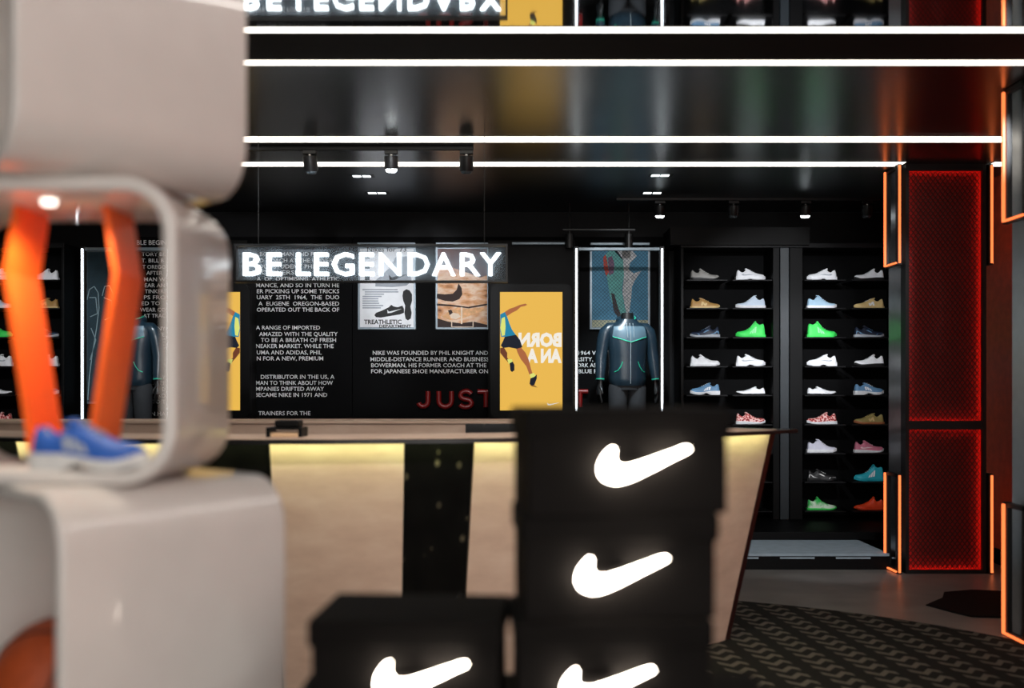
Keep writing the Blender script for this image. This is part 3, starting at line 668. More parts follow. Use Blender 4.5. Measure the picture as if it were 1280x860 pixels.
# ================================================================== SHOES
L_ = 0.285
def prof(tab, t):
    for (a, x), (b, y) in zip(tab, tab[1:]):
        if a <= t <= b:
            k = (t - a)/(b - a); return x + (y - x)*k
    return tab[-1][1]
WID = [(0,0.020),(0.03,0.030),(0.1,0.036),(0.25,0.037),(0.45,0.036),(0.6,0.043),(0.72,0.047),(0.85,0.043),(0.94,0.030),(0.985,0.014),(1,0.006)]
STY = {
 'runner': dict(top=[(0,0.060),(0.02,0.098),(0.06,0.108),(0.12,0.086),(0.22,0.074),(0.29,0.080),(0.34,0.110),(0.40,0.104),(0.55,0.080),(0.7,0.062),(0.85,0.056),(0.95,0.048),(1,0.034)],
                sole=[(0,0.030),(0.3,0.030),(0.6,0.022),(0.85,0.018),(1,0.024)], dip=0.030, arch=0.0),
 'chunky': dict(top=[(0,0.066),(0.02,0.098),(0.07,0.110),(0.13,0.088),(0.20,0.082),(0.28,0.088),(0.34,0.110),(0.42,0.110),(0.48,0.103),(0.6,0.086),(0.72,0.072),(0.85,0.064),(0.95,0.052),(1,0.034)],
                sole=[(0,0.040),(0.3,0.040),(0.6,0.028),(0.85,0.024),(1,0.030)], dip=0.024, arch=0.018),
 'knit': dict(top=[(0,0.058),(0.02,0.096),(0.06,0.104),(0.14,0.088),(0.24,0.086),(0.31,0.112),(0.37,0.128),(0.46,0.110),(0.58,0.085),(0.72,0.062),(0.85,0.052),(0.95,0.044),(1,0.034)],
              sole=[(0,0.032),(0.5,0.030),(0.85,0.027),(1,0.030)], dip=0.026, arch=0.0),
 'court': dict(top=[(0,0.050),(0.02,0.086),(0.06,0.098),(0.14,0.078),(0.22,0.070),(0.30,0.080),(0.35,0.100),(0.41,0.099),(0.5,0.088),(0.62,0.072),(0.75,0.058),(0.88,0.048),(0.96,0.040),(1,0.028)],
               sole=[(0,0.022),(0.6,0.020),(1,0.022)], dip=0.024, arch=0.0),
 'high': dict(top=[(0,0.060),(0.02,0.120),(0.05,0.140),(0.11,0.132),(0.2,0.128),(0.28,0.142),(0.34,0.152),(0.40,0.140),(0.47,0.112),(0.58,0.088),(0.72,0.070),(0.85,0.062),(0.95,0.052),(1,0.036)],
              sole=[(0,0.030),(0.6,0.028),(1,0.028)], dip=0.03, arch=0.0),
 'flat': dict(top=[(0,0.040),(0.02,0.062),(0.06,0.070),(0.14,0.056),(0.24,0.056),(0.34,0.070),(0.42,0.070),(0.54,0.056),(0.7,0.044),(0.85,0.036),(0.95,0.030),(1,0.022)],
              sole=[(0,0.014),(1,0.012)], dip=0.016, arch=0.010),
 'slip': dict(top=[(0,0.050),(0.02,0.092),(0.05,0.104),(0.10,0.088),(0.22,0.078),(0.28,0.090),(0.33,0.118),(0.37,0.112),(0.46,0.086),(0.6,0.066),(0.75,0.052),(0.88,0.042),(0.96,0.034),(1,0.022)],
              sole=[(0,0.020),(0.6,0.016),(1,0.016)], dip=0.03, arch=0.0),
}
TS = [0, 0.012, 0.03, 0.06, 0.1, 0.15, 0.2, 0.25, 0.3, 0.34, 0.38, 0.43, 0.5, 0.58, 0.66, 0.74, 0.82, 0.89, 0.94, 0.975, 1.0]
def spring(t): return 0.012*max(0, (t - 0.72)/0.28)**2
def usec(st, t, u):
    """point of the upper at length t and side parameter u in -1..1"""
    S = STY[st]; w_ = prof(WID, t); zb = prof(S['sole'], t) - 0.006; h = prof(S['top'], t)
    e = 2.6; uc = 0.5 if 0.05 < t < 0.36 else 0.0
    top = (1 - uc**e)**0.5 if uc else 1.0
    a = abs(u)
    if uc and a < uc: z = h - S['dip']*(1 - (a/uc)**2)**0.5
    else: z = zb + (h - zb)*((1 - min(1, a)**e)**0.5)/top
    lean = 1 - 0.10*max(0, (z - zb)/0.1)
    return (t*L_, w_*u*lean, z + spring(t))
def side_y(st, t, z):
    lo, hi = 0.5, 1.0
    for _ in range(24):
        m_ = (lo + hi)/2
        if usec(st, t, m_)[2] > z: lo = m_
        else: hi = m_
    return abs(usec(st, t, hi)[1])
US = [-1, -0.985, -0.95, -0.88, -0.78, -0.64, -0.5, -0.3, 0, 0.3, 0.5, 0.64, 0.78, 0.88, 0.95, 0.985, 1]
MARKS = {
 'tick': [(0.16,0.40),(0.20,0.62),(0.235,0.60),(0.25,0.44),(0.30,0.36),(0.42,0.40),(0.62,0.56),(0.44,0.26),(0.30,0.16),(0.21,0.20)],
 'n': [(0.34,0.12),(0.37,0.62),(0.43,0.62),(0.49,0.36),(0.50,0.56),(0.56,0.54),(0.53,0.10),(0.47,0.10),(0.42,0.34),(0.41,0.12)],
}
STRIPES = [[(0.34 + k*0.085, 0.14), (0.40 + k*0.085, 0.14), (0.37 + k*0.075, 0.62 - 0.09*k), (0.31 + k*0.075, 0.66 - 0.09*k)] for k in range(3)]
def make_shoe(st, cols, label, mark=None, kind='shoe'):
    """cols: upper, sole, accent, lining"""
    t = thing('sneaker', label, 'shoe', (0, 0, 0)); S = STY[st]
    up = MB().loft([[usec(st, tt, u) for u in US] for tt in TS], cap=True).build('upper', cols[0], t, True, angle=60)
    so = MB(); rings = []
    for tt in TS:
        w_ = prof(WID, tt)*1.10 + 0.002; zt = prof(S['sole'], tt); sp = spring(tt)*1.25
        ar = S['arch']*math.exp(-((tt - 0.47)/0.10)**2)
        xx = tt*L_ + (0.006 if tt > 0.99 else (-0.006 if tt < 0.01 else 0))
        rings.append([(xx, -w_*0.9, sp + ar), (xx, -w_*1.02, 0.35*zt + sp + ar*0.6), (xx, -w_, zt + sp), (xx, w_, zt + sp), (xx, w_*1.02, 0.35*zt + sp + ar*0.6), (xx, w_*0.9, sp + ar)])
    so.loft(rings); so.build('sole', cols[1], t, True)
    # tongue and laces
    tg = MB(); rr = []
    h0 = prof(S['top'], 0.38)
    for tt, dz, hw in ((0.30, 0.012, 0.014), (0.335, 0.014, 0.018), (0.38, 0.006, 0.018), (0.5, 0.002, 0.014)):
        z = prof(S['top'], tt) + dz
        if tt == 0.30: z = h0 + 0.010
        rr.append([(tt*L_, -hw, z), (tt*L_, hw, z), (tt*L_, hw, z - 0.010), (tt*L_, -hw, z - 0.010)])
    tg.loft(rr); tg.build('tongue', cols[0], t, True)
    lc = MB()
    for tt in (0.43, 0.49, 0.55, 0.61):
        pts = [usec(st, tt, u) for u in (-0.42, -0.2, 0, 0.2, 0.42)]
        lc.tube([(p[0], p[1], p[2] + 0.0035) for p in pts], 0.0032, 5)
    lc.build('laces', cols[2], t)
    ln = MB(); rings = []
    for tt in (0.07, 0.1, 0.15, 0.2, 0.25, 0.3, 0.335):
        rings.append([(lambda p: (p[0], p[1], p[2] + 0.0025))(usec(st, tt, u)) for u in (-0.46, -0.3, -0.15, 0, 0.15, 0.3, 0.46)])
    ln.loft(rings, cap=False, closed=False); ln.build('lining', cols[3], t, True)
    def proj(pts, nm):
        for s in (-1, 1):
            mb = MB(); vs = []
            for tt, zf in pts:
                zb = prof(S['sole'], tt); z = zb + spring(tt) + (prof(S['top'], tt) - zb)*zf
                vs.append((tt*L_, s*(side_y(st, tt, z) + 0.003), z))
            mb.add(vs, [tuple(range(len(vs)))]); mb.build(nm, cols[2], up)
    if mark in MARKS: proj(MARKS[mark], 'side_mark')
    if mark == 'stripes':
        for q in STRIPES: proj(q, 'side_stripe')
    if mark == 'panel':
        proj([(0.02,0.05),(0.03,0.5),(0.10,0.55),(0.22,0.25),(0.34,0.06)], 'heel_overlay')
        proj([(0.70,0.05),(0.74,0.45),(0.84,0.50),(0.95,0.30),(0.96,0.05)], 'toe_overlay')
        proj([(0.36,0.55),(0.52,0.42),(0.58,0.5),(0.44,0.68)], 'side_mark')
    return t
def sm(n, c, r=0.55, v=0.06, sc_=30): return pm(n, c, r, var=v, scale=sc_)
K = {}
for n, c in (('white', (236, 238, 242)), ('offwhite', (214, 214, 212)), ('grey', (150, 148, 144)), ('silver', (176, 182, 190)), ('black', (16, 16, 18)), ('gold', (172, 132, 74)), ('palegold', (214, 186, 128)),
             ('olive', (156, 140, 84)), ('ice', (170, 204, 228)), ('paleice', (206, 222, 240)), ('navy', (20, 32, 54)), ('steelblue', (96, 140, 178)), ('green', (62, 226, 96)), ('mint', (150, 240, 170)), ('gum', (170, 104, 66)),
             ('pink', (206, 118, 142)), ('rose', (240, 206, 214)), ('teal', (36, 172, 190)), ('orange', (236, 70, 26)), ('lavender', (206, 206, 222)), ('dgreen', (30, 168, 66)), ('blue', (40, 92, 178))):
    K[n] = sm('shoe_' + n, c)
K['leopard'] = ramp_mat('shoe_red_leopard', [(0.0, (40, 10, 10)), (0.34, (150, 28, 30)), (0.5, (214, 90, 88)), (0.62, (240, 200, 196))], 55, rough=0.6, tex='voronoi')
K['greenfade'] = ramp_mat('shoe_green_white', [(0.42, (40, 190, 80)), (0.58, (214, 236, 214))], 14, rough=0.55)
SPEC = {
 'silver runner': ('runner', ('grey', 'black', 'offwhite', 'black'), None, 'silver-grey running shoe with black outsole'),
 'white chunky': ('chunky', ('white', 'white', 'silver', 'grey'), 'tick', 'white chunky running shoe with silver trim'),
 'white runner': ('runner', ('white', 'white', 'silver', 'grey'), None, 'plain white running shoe'),
 'white black sole': ('runner', ('white', 'black', 'silver', 'grey'), None, 'white running shoe with black outsole'),
 'gold': ('court', ('gold', 'palegold', 'palegold', 'palegold'), 'n', 'tan suede shoe with pale side mark'),
 'pale gold': ('court', ('palegold', 'palegold', 'white', 'palegold'), 'n', 'pale gold suede shoe with white side mark'),
 'olive': ('court', ('olive', 'gum', 'palegold', 'palegold'), 'n', 'olive suede shoe with gum sole'),
 'ice': ('knit', ('ice', 'white', 'paleice', 'white'), None, 'light blue knit shoe with white sole'),
 'pale ice': ('knit', ('paleice', 'white', 'white', 'white'), None, 'bluish-white knit shoe'),
 'navy': ('runner', ('navy', 'silver', 'steelblue', 'white'), 'panel', 'navy shoe with pale blue overlays'),
 'green': ('high', ('green', 'green', 'mint', 'mint'), 'stripes', 'neon green high-top shoe'),
 'blue runner': ('chunky', ('steelblue', 'white', 'white', 'paleice'), 'stripes', 'blue and white striped running shoe'),
 'thin': ('flat', ('white', 'black', 'silver', 'grey'), None, 'low thin white shoe with dark sole'),
 'leopard': ('runner', ('leopard', 'white', 'leopard', 'rose'), None, 'red leopard-patterned shoe with white sole'),
 'lavender': ('knit', ('lavender', 'white', 'white', 'grey'), None, 'pale lavender knit shoe with white sole'),
 'pink': ('runner', ('pink', 'white', 'rose', 'rose'), 'tick', 'pink running shoe with pale side tick'),
 'mono': ('runner', ('black', 'black', 'offwhite', 'grey'), 'panel', 'black shoe with white line overlays'),
 'teal': ('high', ('teal', 'teal', 'white', 'black'), 'stripes', 'teal high-top shoe with white stripes'),
 'fade': ('slip', ('greenfade', 'green', 'dgreen', 'dgreen'), None, 'green and white mottled slip-on running shoe'),
 'orange': ('slip', ('orange', 'orange', 'orange', 'orange'), None, 'solid orange slip-on running shoe'),
}
protos = {}
def place_shoe(kind, px, base_py, toe, label, d=9.98, group=None, scale=1.0):
    st, cols, mark, desc = SPEC[kind]
    if kind not in protos:
        o = protos[kind] = make_shoe(st, [K[c] for c in cols], label, mark)
    else: o = copy_tree(protos[kind])
    o['label'] = label
    if group: o['group'] = group
    x = PX(px, d); s = 1 if toe > 0 else -1
    o.scale = (scale, scale, scale)
    o.location = (x - s*L_*scale/2, d, PZ(base_py, d)); o.rotation_euler = (0, 0, 0 if toe > 0 else PI)
    return o

ROWS = [351, 386, 422, 458, 493.5, 530, 565.5, 601, 637]
RN = ['top shelf', 'second shelf', 'third shelf', 'fourth shelf', 'fifth shelf', 'sixth shelf', 'seventh shelf', 'eighth shelf', 'lowest shelf']
COLS = [(881, 'mannequin-side column'), (938, 'column just before the divider'), (1027, 'column just past the divider'), (1086, 'red-pillar column')]
GRID = [
 [('silver runner', 1), ('white chunky', 1), ('white chunky', -1), ('white black sole', -1)],
 [('gold', 1), ('pale ice', -1), ('ice', 1), ('pale gold', -1)],
 [('navy', -1), ('green', -1), ('green', 1), ('navy', 1)],
 [('white runner', 1), ('white chunky', 1), ('white chunky', -1), ('white black sole', -1)],
 [('blue runner', -1), ('thin', -1), ('thin', 1), ('blue runner', 1)],
 [('olive', 1), ('leopard', 1), ('leopard', -1), ('olive', -1)],
 [('pink', -1), ('lavender', -1), ('lavender', 1), ('pink', 1)],
 [None, None, ('mono', 1), ('teal', -1)],
 [None, None, ('fade', 1), ('orange', -1)],
]
DS0, DS1 = 9.84, 10.2
def cabinet(label, x0, x1, zt, cols, rows, divs, name='shoe_shelving'):
    t = thing(name, label, 'shelving', ((x0+x1)/2, DS0, ZS))
    MB().box(x0, x1, DS1, WY1, ZS, zt).build('back_panel', M['black_matte'], t)
    MB().cbox(x0, x1, 8.97, DS1, ZS, 0.20, 0.006).build('base', M['black'], t)
    MB().cbox(x0, x1, DS0, DS1, zt - 0.05, zt, 0.005).build('header', M['shelf'], t)
    for x in (x0, x1 - 0.03): MB().cbox(x, x + 0.03, DS0, DS1, 0.2, zt - 0.05, 0.004).build('side_panel', M['black'], t)
    for a, b, m_ in divs: MB().cbox(PX(a, DS0), PX(b, DS0), DS0 - 0.01, DS1, 0.2, zt - 0.05, 0.004).build('divider', M[m_], t)
    proto = None
    for c in cols:
        for r in rows:
            z = PZ(r, 9.98)
            if proto is None:
                proto = MB().cbox(-0.205, 0.205, 0, DS1 - DS0 - 0.02, -0.014, 0, 0.003).build('shelf', M['shelf'], t)
                o = proto
            else:
                o = proto.copy(); C.objects.link(o)
            o.parent = t; o.matrix_parent_inverse = wm(t).inverted()
            o.location = (PX(c, 9.98), DS0 + 0.02, z)
    return t
ZT = PZ(306, 9.98)
cabinet('black shoe shelving wall of two bays beside the red mesh pillar', PX(848, 9.98), PX(1122, 9.98), ZT, [c for c, _ in COLS], ROWS,
        [(966, 974, 'black'), (975, 986, 'divider'), (987, 1003, 'black')])
for r, row in enumerate(GRID):
    for c, it in enumerate(row):
        if it is None: continue
        place_shoe(it[0], COLS[c][0], ROWS[r], it[1], '%s on the %s, %s' % (SPEC[it[0]][3], RN[r], COLS[c][1]), group='shoes on the shelving by the red pillar')
cabinet('black shoe shelving bay behind the white display stand', PX(-60, 9.98), PX(88, 9.98), ZT, [55, -3], ROWS[:7], [])
LG = [[('white runner', -1), ('white chunky', -1)], [('gold', -1), ('pale ice', 1)], [('navy', 1), ('green', 1)], [('white runner', -1), ('white chunky', -1)],
      [('blue runner', 1), ('thin', 1)], [('olive', -1), ('leopard', -1)], [('pink', 1), ('lavender', 1)]]
for r, row in enumerate(LG):
    for c, it in enumerate(row):
        place_shoe(it[0], (55, -3)[c], ROWS[r], it[1], '%s, %s behind orange frame, %s' % (SPEC[it[0]][3], RN[r], ('inner column', 'outer column')[c]), group='shoes on the shelving behind the white stand')

# ================================================================== PILLARS WITH RED MESH AND NEON
def neon_frame(xp, y0, y1, z0, z1, label, side):
    """upright neon rectangle standing off the side of a pillar, in the plane x=xp"""
    t = thing('neon_frame', label, 'neon light', (xp, (y0+y1)/2, z0))
    w_ = 0.03
    f = MB()
    f.box(xp - 0.012*side, xp + 0.02*side, y0 - 0.02, y0 + 0.03, z0, z1); f.box(xp - 0.012*side, xp + 0.02*side, y1 - 0.03, y1 + 0.02, z0, z1)
    f.box(xp - 0.012*side, xp + 0.02*side, y0, y1, z0, z0 + 0.03); f.box(xp - 0.012*side, xp + 0.02*side, y0, y1, z1 - 0.03, z1)
    f.build('frame', M['black_metal'], t)
    for y in (y0, y1): MB().box(xp - 0.008, xp + 0.008, y - 0.032 if y == y0 else y - 0.012, y - 0.018 if y == y0 else y + 0.012, z0 + 0.012, z1 - 0.012).build('neon_tube', M['neon'], t) if y == y0 else \
        MB().box(xp - side*0.026, xp - side*0.012, y - 0.009, y + 0.009, z0 + 0.012, z1 - 0.012).build('neon_tube', M['neon'], t)
    MB().box(xp - side*0.026, xp - side*0.012, y0, y1, z0 + 0.010, z0 + 0.022).build('neon_tube', M['neon'], t)
    return t
def pillar(x0, x1, y0, y1, label, near):
    t = thing('pillar', label, 'pillar', ((x0+x1)/2, (y0+y1)/2, 0))
    MB().box(x0, x1, y0 + 0.10, y1, 0, CEIL).build('core', M['steel'], t)
    fr = 0.028
    splits = [(0.03, PZ(537, 8.04)), (PZ(526, 8.04), PZ(213, 8.04))]
    fm = MB(); fm.box(x0, x0 + fr, y0, y0 + 0.03, 0, CEIL); fm.box(x1 - fr, x1, y0, y0 + 0.03, 0, CEIL)
    fm.box(x0, x0 + 0.004, y0 + 0.03, y0 + 0.10, 0, CEIL); fm.box(x1 - 0.004, x1, y0 + 0.03, y0 + 0.10, 0, CEIL)
    for a, b in ((0, splits[0][0]), (splits[0][1], splits[1][0]), (splits[1][1], CEIL)): fm.box(x0 + fr, x1 - fr, y0, y0 + 0.03, a, b)
    fm.box(x0, x1, y0 + 0.03, y0 + 0.10, (splits[0][1] + splits[1][0])/2 - 0.003, (splits[0][1] + splits[1][0])/2 + 0.003)
    fm.build('frame', M['black_metal'], t)
    for a, b in splits:
        pn = MB().box(x0 + 0.005, x1 - 0.005, y0 + 0.085, y0 + 0.10, max(0, a - 0.03), b + 0.03).build('red_panel', M['red_back'], t)
        xa, xb = x0 + fr, x1 - fr; q = 0.008
        for bx_ in ((xa - 0.018, xa - 0.018 + q, a, b), (xb + 0.018 - q, xb + 0.018, a, b), (xa, xb, a - 0.022, a - 0.022 + q), (xa, xb, b + 0.022 - q, b + 0.022)):
            MB().box(bx_[0], bx_[1], y0 + 0.031, y0 + 0.039, bx_[2], bx_[3]).build('edge_light', M['red_led'], pn)
        mb = MB(); W_, H_ = xb - xa, b - a; pw, ph = 0.040, 0.052; sl = ph/pw
        k = -int(H_/ph) - 1
        while k*pw < W_:
            for s in (1, -1):
                u0 = max(0, k*pw); u1 = min(W_, k*pw + H_/sl)
                if u1 - u0 > 0.005:
                    v0, v1 = (u0 - k*pw)*sl, (u1 - k*pw)*sl
                    if s < 0: v0, v1 = H_ - v0, H_ - v1
                    mb.bar((xa + u0, y0 + 0.06, a + v0), (xa + u1, y0 + 0.06, a + v1), 0.009, 0.004)
            k += 1
        mb.build('wire_mesh', M['mesh'], pn, kind='stuff')
    return t
DP = 8.04
pillar(PX(1132, DP), PX(1233, DP), DP, DP + 0.36, 'square black pillar faced with glowing red expanded-mesh panels', False)
zu0, zu1, zl1 = PZ(331, DP), CEIL - 0.005, PZ(592, DP)
xl, xr = PX(1123, DP), PX(1238, DP)
neon_frame(xl, DP, DP + 0.24, zu0, zu1, 'orange neon frame at the top of the red pillar on its shelving side', 1)
neon_frame(xl, DP, DP + 0.24, 0.0, zl1, 'orange neon frame at the foot of the red pillar on its shelving side', 1)
neon_frame(xr, DP, DP + 0.24, zu0, zu1, 'orange neon frame at the top of the red pillar on its wall side', -1)
neon_frame(xr, DP, DP + 0.24, 0.0, zl1, 'orange neon frame at the foot of the red pillar on its wall side', -1)
DN = 5.80
pillar(3.06, 3.78, DN - 0.08, DN + 0.29, 'second pillar at the rug edge, with grey metal side', True)
neon_frame(3.0, DN, DN + 0.24, zu0, zu1, 'orange neon frame high on the grey pillar at the rug edge', 1)
neon_frame(3.0, DN, DN + 0.24, 0.0, zl1, 'orange neon frame low on the grey pillar at the rug edge', 1)

# thin black angular patch on the floor between the pillars
mt = MB(); pts = [(1157,757),(1178,748),(1180,741),(1215,738),(1262,740),(1275,762),(1262,773),(1215,772),(1190,766)]
def gp(px, py): d = F*EYE/(py - HY); return (PX(px, d), d)
g2 = [gp(*p) for p in pts]
n = len(g2); cxm = sum(p[0] for p in g2)/n; cym = sum(p[1] for p in g2)/n
mt.loft([[(x, y, 0.0) for x, y in g2], [(x, y, 0.006) for x, y in g2], [(cxm + (x-cxm)*0.98, cym + (y-cym)*0.98, 0.009) for x, y in g2]])
tag(mt.build('dark_floor_patch', M['black_matte']), 'angular matte black patch on the grey floor before the red pillar', 'mat')

# ================================================================== COUNTERS
CC = Vector((-1.128, 8.42)); RT, RB = 3.78, 3.47; ZC0, ZC1 = 1.250, 1.263
def arc(phi, r, z): a = math.radians(phi); return (CC.x + r*math.sin(a), CC.y - r*math.cos(a), z)
def phi_of(px):
    best = min((abs(640 + F*arc(p/10, RT, 0)[0]/arc(p/10, RT, 0)[1] - px), p/10) for p in range(-500, 480))
    return best[1]
ct = thing('service_counter', 'curved service counter clad in beige concrete and black marble strips', 'counter', arc(0, RT - 0.3, 0))
edges = [(-46, None)]
cuts = [(-46, phi_of(-60), 'concrete'), (phi_of(-60), phi_of(18), 'marble'), (phi_of(18), phi_of(206), 'concrete'), (phi_of(206), phi_of(335), 'marble'), (phi_of(335), phi_of(507), 'concrete'), (phi_of(507), phi_of(592), 'marble'),
        (phi_of(592), phi_of(735), 'concrete'), (phi_of(735), phi_of(835), 'marble'), (phi_of(835), 43.6, 'concrete')]
for a, b, m_ in cuts:
    k = max(3, int((b - a)/1.2)); pr = [a + 0.06 + (b - a - 0.12)*i/k for i in range(k + 1)]
    MB().loft([[arc(p, RB, 0.0), arc(p, RT, ZC0), arc(p, RT - 0.03, ZC0), arc(p, RB - 0.03, 0.0)] for p in pr]).build('front_panel', M[m_], ct, True)
cr = MB(); pr = [-46 + 89.2*i/60 for i in range(61)]
cr.loft([[arc(p, RB - 0.035, 0), arc(p, RT - 0.035, ZC0), arc(p, RT - 0.40, ZC0), arc(p, RT - 0.40, 0)] for p in pr]); cr.build('body', M['black'], ct)
MB().loft([[arc(p, RB + 0.002, 0), arc(p, RT + 0.002, ZC0), arc(p, RT - 0.42, ZC0), arc(p, RT - 0.42, 0)] for p in (43.6, 44.3)]).build('end_panel', M['end_reflect_red'], ct)
pr = [-46 + 92*i/62 for i in range(63)]
sl = MB().loft([[arc(p, RT + 0.07, ZC0), arc(p, RT + 0.07, ZC0 - 0.008), arc(p, RT + 0.08, ZC0 - 0.008), arc(p, RT + 0.08, ZC1 - 0.004), arc(p, RT + 0.076, ZC1), arc(p, RT - 0.43, ZC1), arc(p, RT - 0.43, ZC0)] for p in pr]).build('worktop', M['slab'], ct)
MB().loft([[arc(p, RT + 0.06, ZC1), arc(p, RT + 0.06, ZC1 + 0.003), arc(p, RT - 0.41, ZC1 + 0.003), arc(p, RT - 0.41, ZC1)] for p in [-46 + 89*i/60 for i in range(61)]]).build('top_inlay', M['concrete'], sl)
MB().loft([[arc(p, RT + 0.065, ZC0), arc(p, RT + 0.045, ZC0), arc(p, RT + 0.045, ZC0 - 0.006), arc(p, RT + 0.065, ZC0 - 0.006)] for p in [-46 + 89*i/60 for i in range(61)]]).build('under_light', M['led_lime'], ct)

DB = 6.7; zbk = PZ(526, DB)
bk = thing('back_counter', 'straight concrete back counter behind the curved service counter', 'counter', (-2, DB, 0))
for a, b, m_ in ((-5.2, PX(582, DB), 'concrete'), (PX(582, DB), PX(655, DB), 'marble'), (PX(655, DB), PX(760, DB), 'concrete')):
    MB().box(a + 0.002, b - 0.002, DB, DB + 0.03, 0, zbk - 0.02).build('front_panel', M[m_], bk)
MB().box(-5.2, PX(760, DB), DB + 0.03, DB + 0.42, 0, zbk - 0.02).build('body', M['black'], bk)
MB().cbox(-5.22, PX(762, DB), DB - 0.02, DB + 0.44, zbk - 0.02, zbk, 0.005).build('worktop', M['concrete'], bk)

# receipt printer on the curved counter
dq = 4.80; zq = ZC1 + 0.003
pz = lambda py: PZ(py, dq)
rp = thing('receipt_printer', 'small black receipt printer with cream tray on the curved counter', 'printer', (PX(359, dq), dq, zq))
x0, x1 = PX(337, dq), PX(381, dq)
fr_ = MB(); hq = 0.034
fr_.box(x0, x0 + 0.016, dq - 0.07, dq + 0.07, zq, zq + hq); fr_.box(x1 - 0.016, x1, dq - 0.07, dq + 0.07, zq, zq + hq); fr_.box(x0, x1, dq - 0.07, dq + 0.07, zq + hq, zq + hq + 0.012)
fr_.build('frame', M['black'], rp)
MB().cbox(x0 + 0.016, x1 - 0.016, dq - 0.055, dq + 0.065, zq, zq + hq - 0.012, 0.004).build('tray', M['cream'], rp)
MB().cbox(PX(346, dq), PX(376, dq), dq - 0.05, dq + 0.06, zq + hq + 0.012, zq + hq + 0.012 + 0.034, 0.008).build('body', M['black'], rp)

# ================================================================== HANGING SIGN
DSG = 7.03
sg = thing('hanging_sign', 'clear hanging sign with glowing white lettering above the counter', 'sign', (PX(464, DSG), DSG, PZ(350, DSG)))
xa, xb, za, zb = PX(296.5, DSG), PX(632, DSG), PZ(351, DSG), PZ(308, DSG)
fm = MB(); q = 0.014
fm.box(xa - q, xa, DSG - 0.03, DSG + 0.03, za - q, zb + q); fm.box(xb, xb + q, DSG - 0.03, DSG + 0.03, za - q, zb + q)
fm.box(xa, xb, DSG - 0.03, DSG + 0.03, za - q, za); fm.box(xa, xb, DSG - 0.03, DSG + 0.03, zb, zb + q)
fm.build('frame', M['black_metal'], sg)
MB().box(xa, xb, DSG + 0.012, DSG + 0.016, za, zb).build('pane', M['acrylic'], sg)
for ch, a, b in (('B', 303.5, 325.5), ('E', 333, 351), ('L', 370, 387), ('E', 392.5, 410), ('G', 414.5, 442), ('E', 449, 467), ('N', 473.5, 501), ('D', 509.5, 536.5), ('A', 540, 569), ('R', 575, 600), ('Y', 600, 626)):
    mb = MB(); text(mb, ch, a, b, 343.8, 29.6, DSG - 0.028, 0.008, thick=0.04); mb.build('letter', M['sign_letter'], sg)
for x in (xa + 0.15, xb - 0.15):
    MB().tube([(x, DSG, zb + q), (x, DSG, CEIL)], 0.0018, 6).build('cable', M['cable'], sg)

# ================================================================== FOREGROUND SHOE BOXES
SW = [(757,556.5),(762,553.5),(767,553),(771,556),(772.5,561),(771,567),(771.5,573),(776,576.5),(786,576),(806,570),(832,561),(855,553),(862,552.3),(867,554.5),(869.3,559),(868,564),(862,568.5),(848,575),(824,587),(798,599.5),(784,605),(771,608),(760,607),(750,602.5),(743.5,594.5),(741.5,585),(744,574),(750,564)]
DBX = 1.74
def shrink(pts, k):
    out = []; n_ = len(pts)
    for i in range(n_):
        a, b = pts[i - 1], pts[(i + 1) % n_]; tx, ty = b[0] - a[0], b[1] - a[1]; l = math.hypot(tx, ty)
        out.append((pts[i][0] - ty/l*k, pts[i][1] + tx/l*k))
    return out
SW = shrink(SW, 6.6)
def swoosh_rel():
    s = DBX / F
    return [((u - 784)*s, -(v - 584)*s) for u, v in SW]
SWR = swoosh_rel()
BW, BH, BD = 0.352, 0.186, 0.24
def shoe_box(xc, yf, z0, rot, label, ox=0.0, oz=0.0, BW=0.352, group='black boxes with glowing marks'):
    t = thing('shoe_box', label, 'box', (0, 0, 0), group)
    MB().cbox(-BW/2 + 0.006, BW/2 - 0.006, 0.006, BD - 0.006, 0, BH - 0.01, 0.004).build('tray', M['box'], t)
    MB().cbox(-BW/2, BW/2, 0, BD, BH - 0.048, BH, 0.005).build('lid', M['box_lid'], t)
    mk = MB().prism([(u*0.98 + ox, v*0.98 + BH*0.47 + oz) for u, v in SWR], lambda u, v, w_: (u, -0.018 + w_, v), 0.007)
    mk.build('glowing_mark', M['swoosh'], t, label='glowing white tick-shaped mark')
    MB().cbox(ox - 0.04, ox + 0.04, -0.012, 0.008, BH*0.47 - 0.01, BH*0.47 + 0.01, 0.002).build('mark_mount', M['box'], t)
    t.location = (xc, yf, z0); t.rotation_euler = (0, 0, math.radians(rot)); return t
zt0 = PZ(511, DBX) - 3*BH
shoe_box(PX(787, DBX), DBX, zt0 + 2*BH, 6, 'black box with glowing mark, topmost of the stack of three', -0.006, -0.004, 0.368)
shoe_box(PX(777, DBX), DBX + 0.005, zt0 + BH, 4, 'black box with glowing mark, middle of the stack of three', -0.030, -0.009)
shoe_box(PX(768, DBX), DBX - 0.004, zt0, 2, 'black box with glowing mark, bottom of the stack of three', -0.043, -0.014)
shoe_box(PX(505, DBX), DBX + 0.0, zt0, -3, 'single black box with glowing mark beside the stack of three', 0.003, -0.003, 0.344)
tb = thing('display_table', 'dark display table under the stacked black boxes', 'table', (PX(650, DBX), DBX + 0.1, 0))
MB().cbox(-0.42, 0.50, DBX - 0.10, DBX + 0.34, zt0 - 0.04, zt0, 0.006).build('tabletop', M['box'], tb)
for x in (-0.38, 0.46):
    for y in (DBX - 0.06, DBX + 0.30): MB().cbox(x - 0.02, x + 0.02, y - 0.02, y + 0.02, 0, zt0 - 0.04, 0.004).build('leg', M['black_metal'], tb)

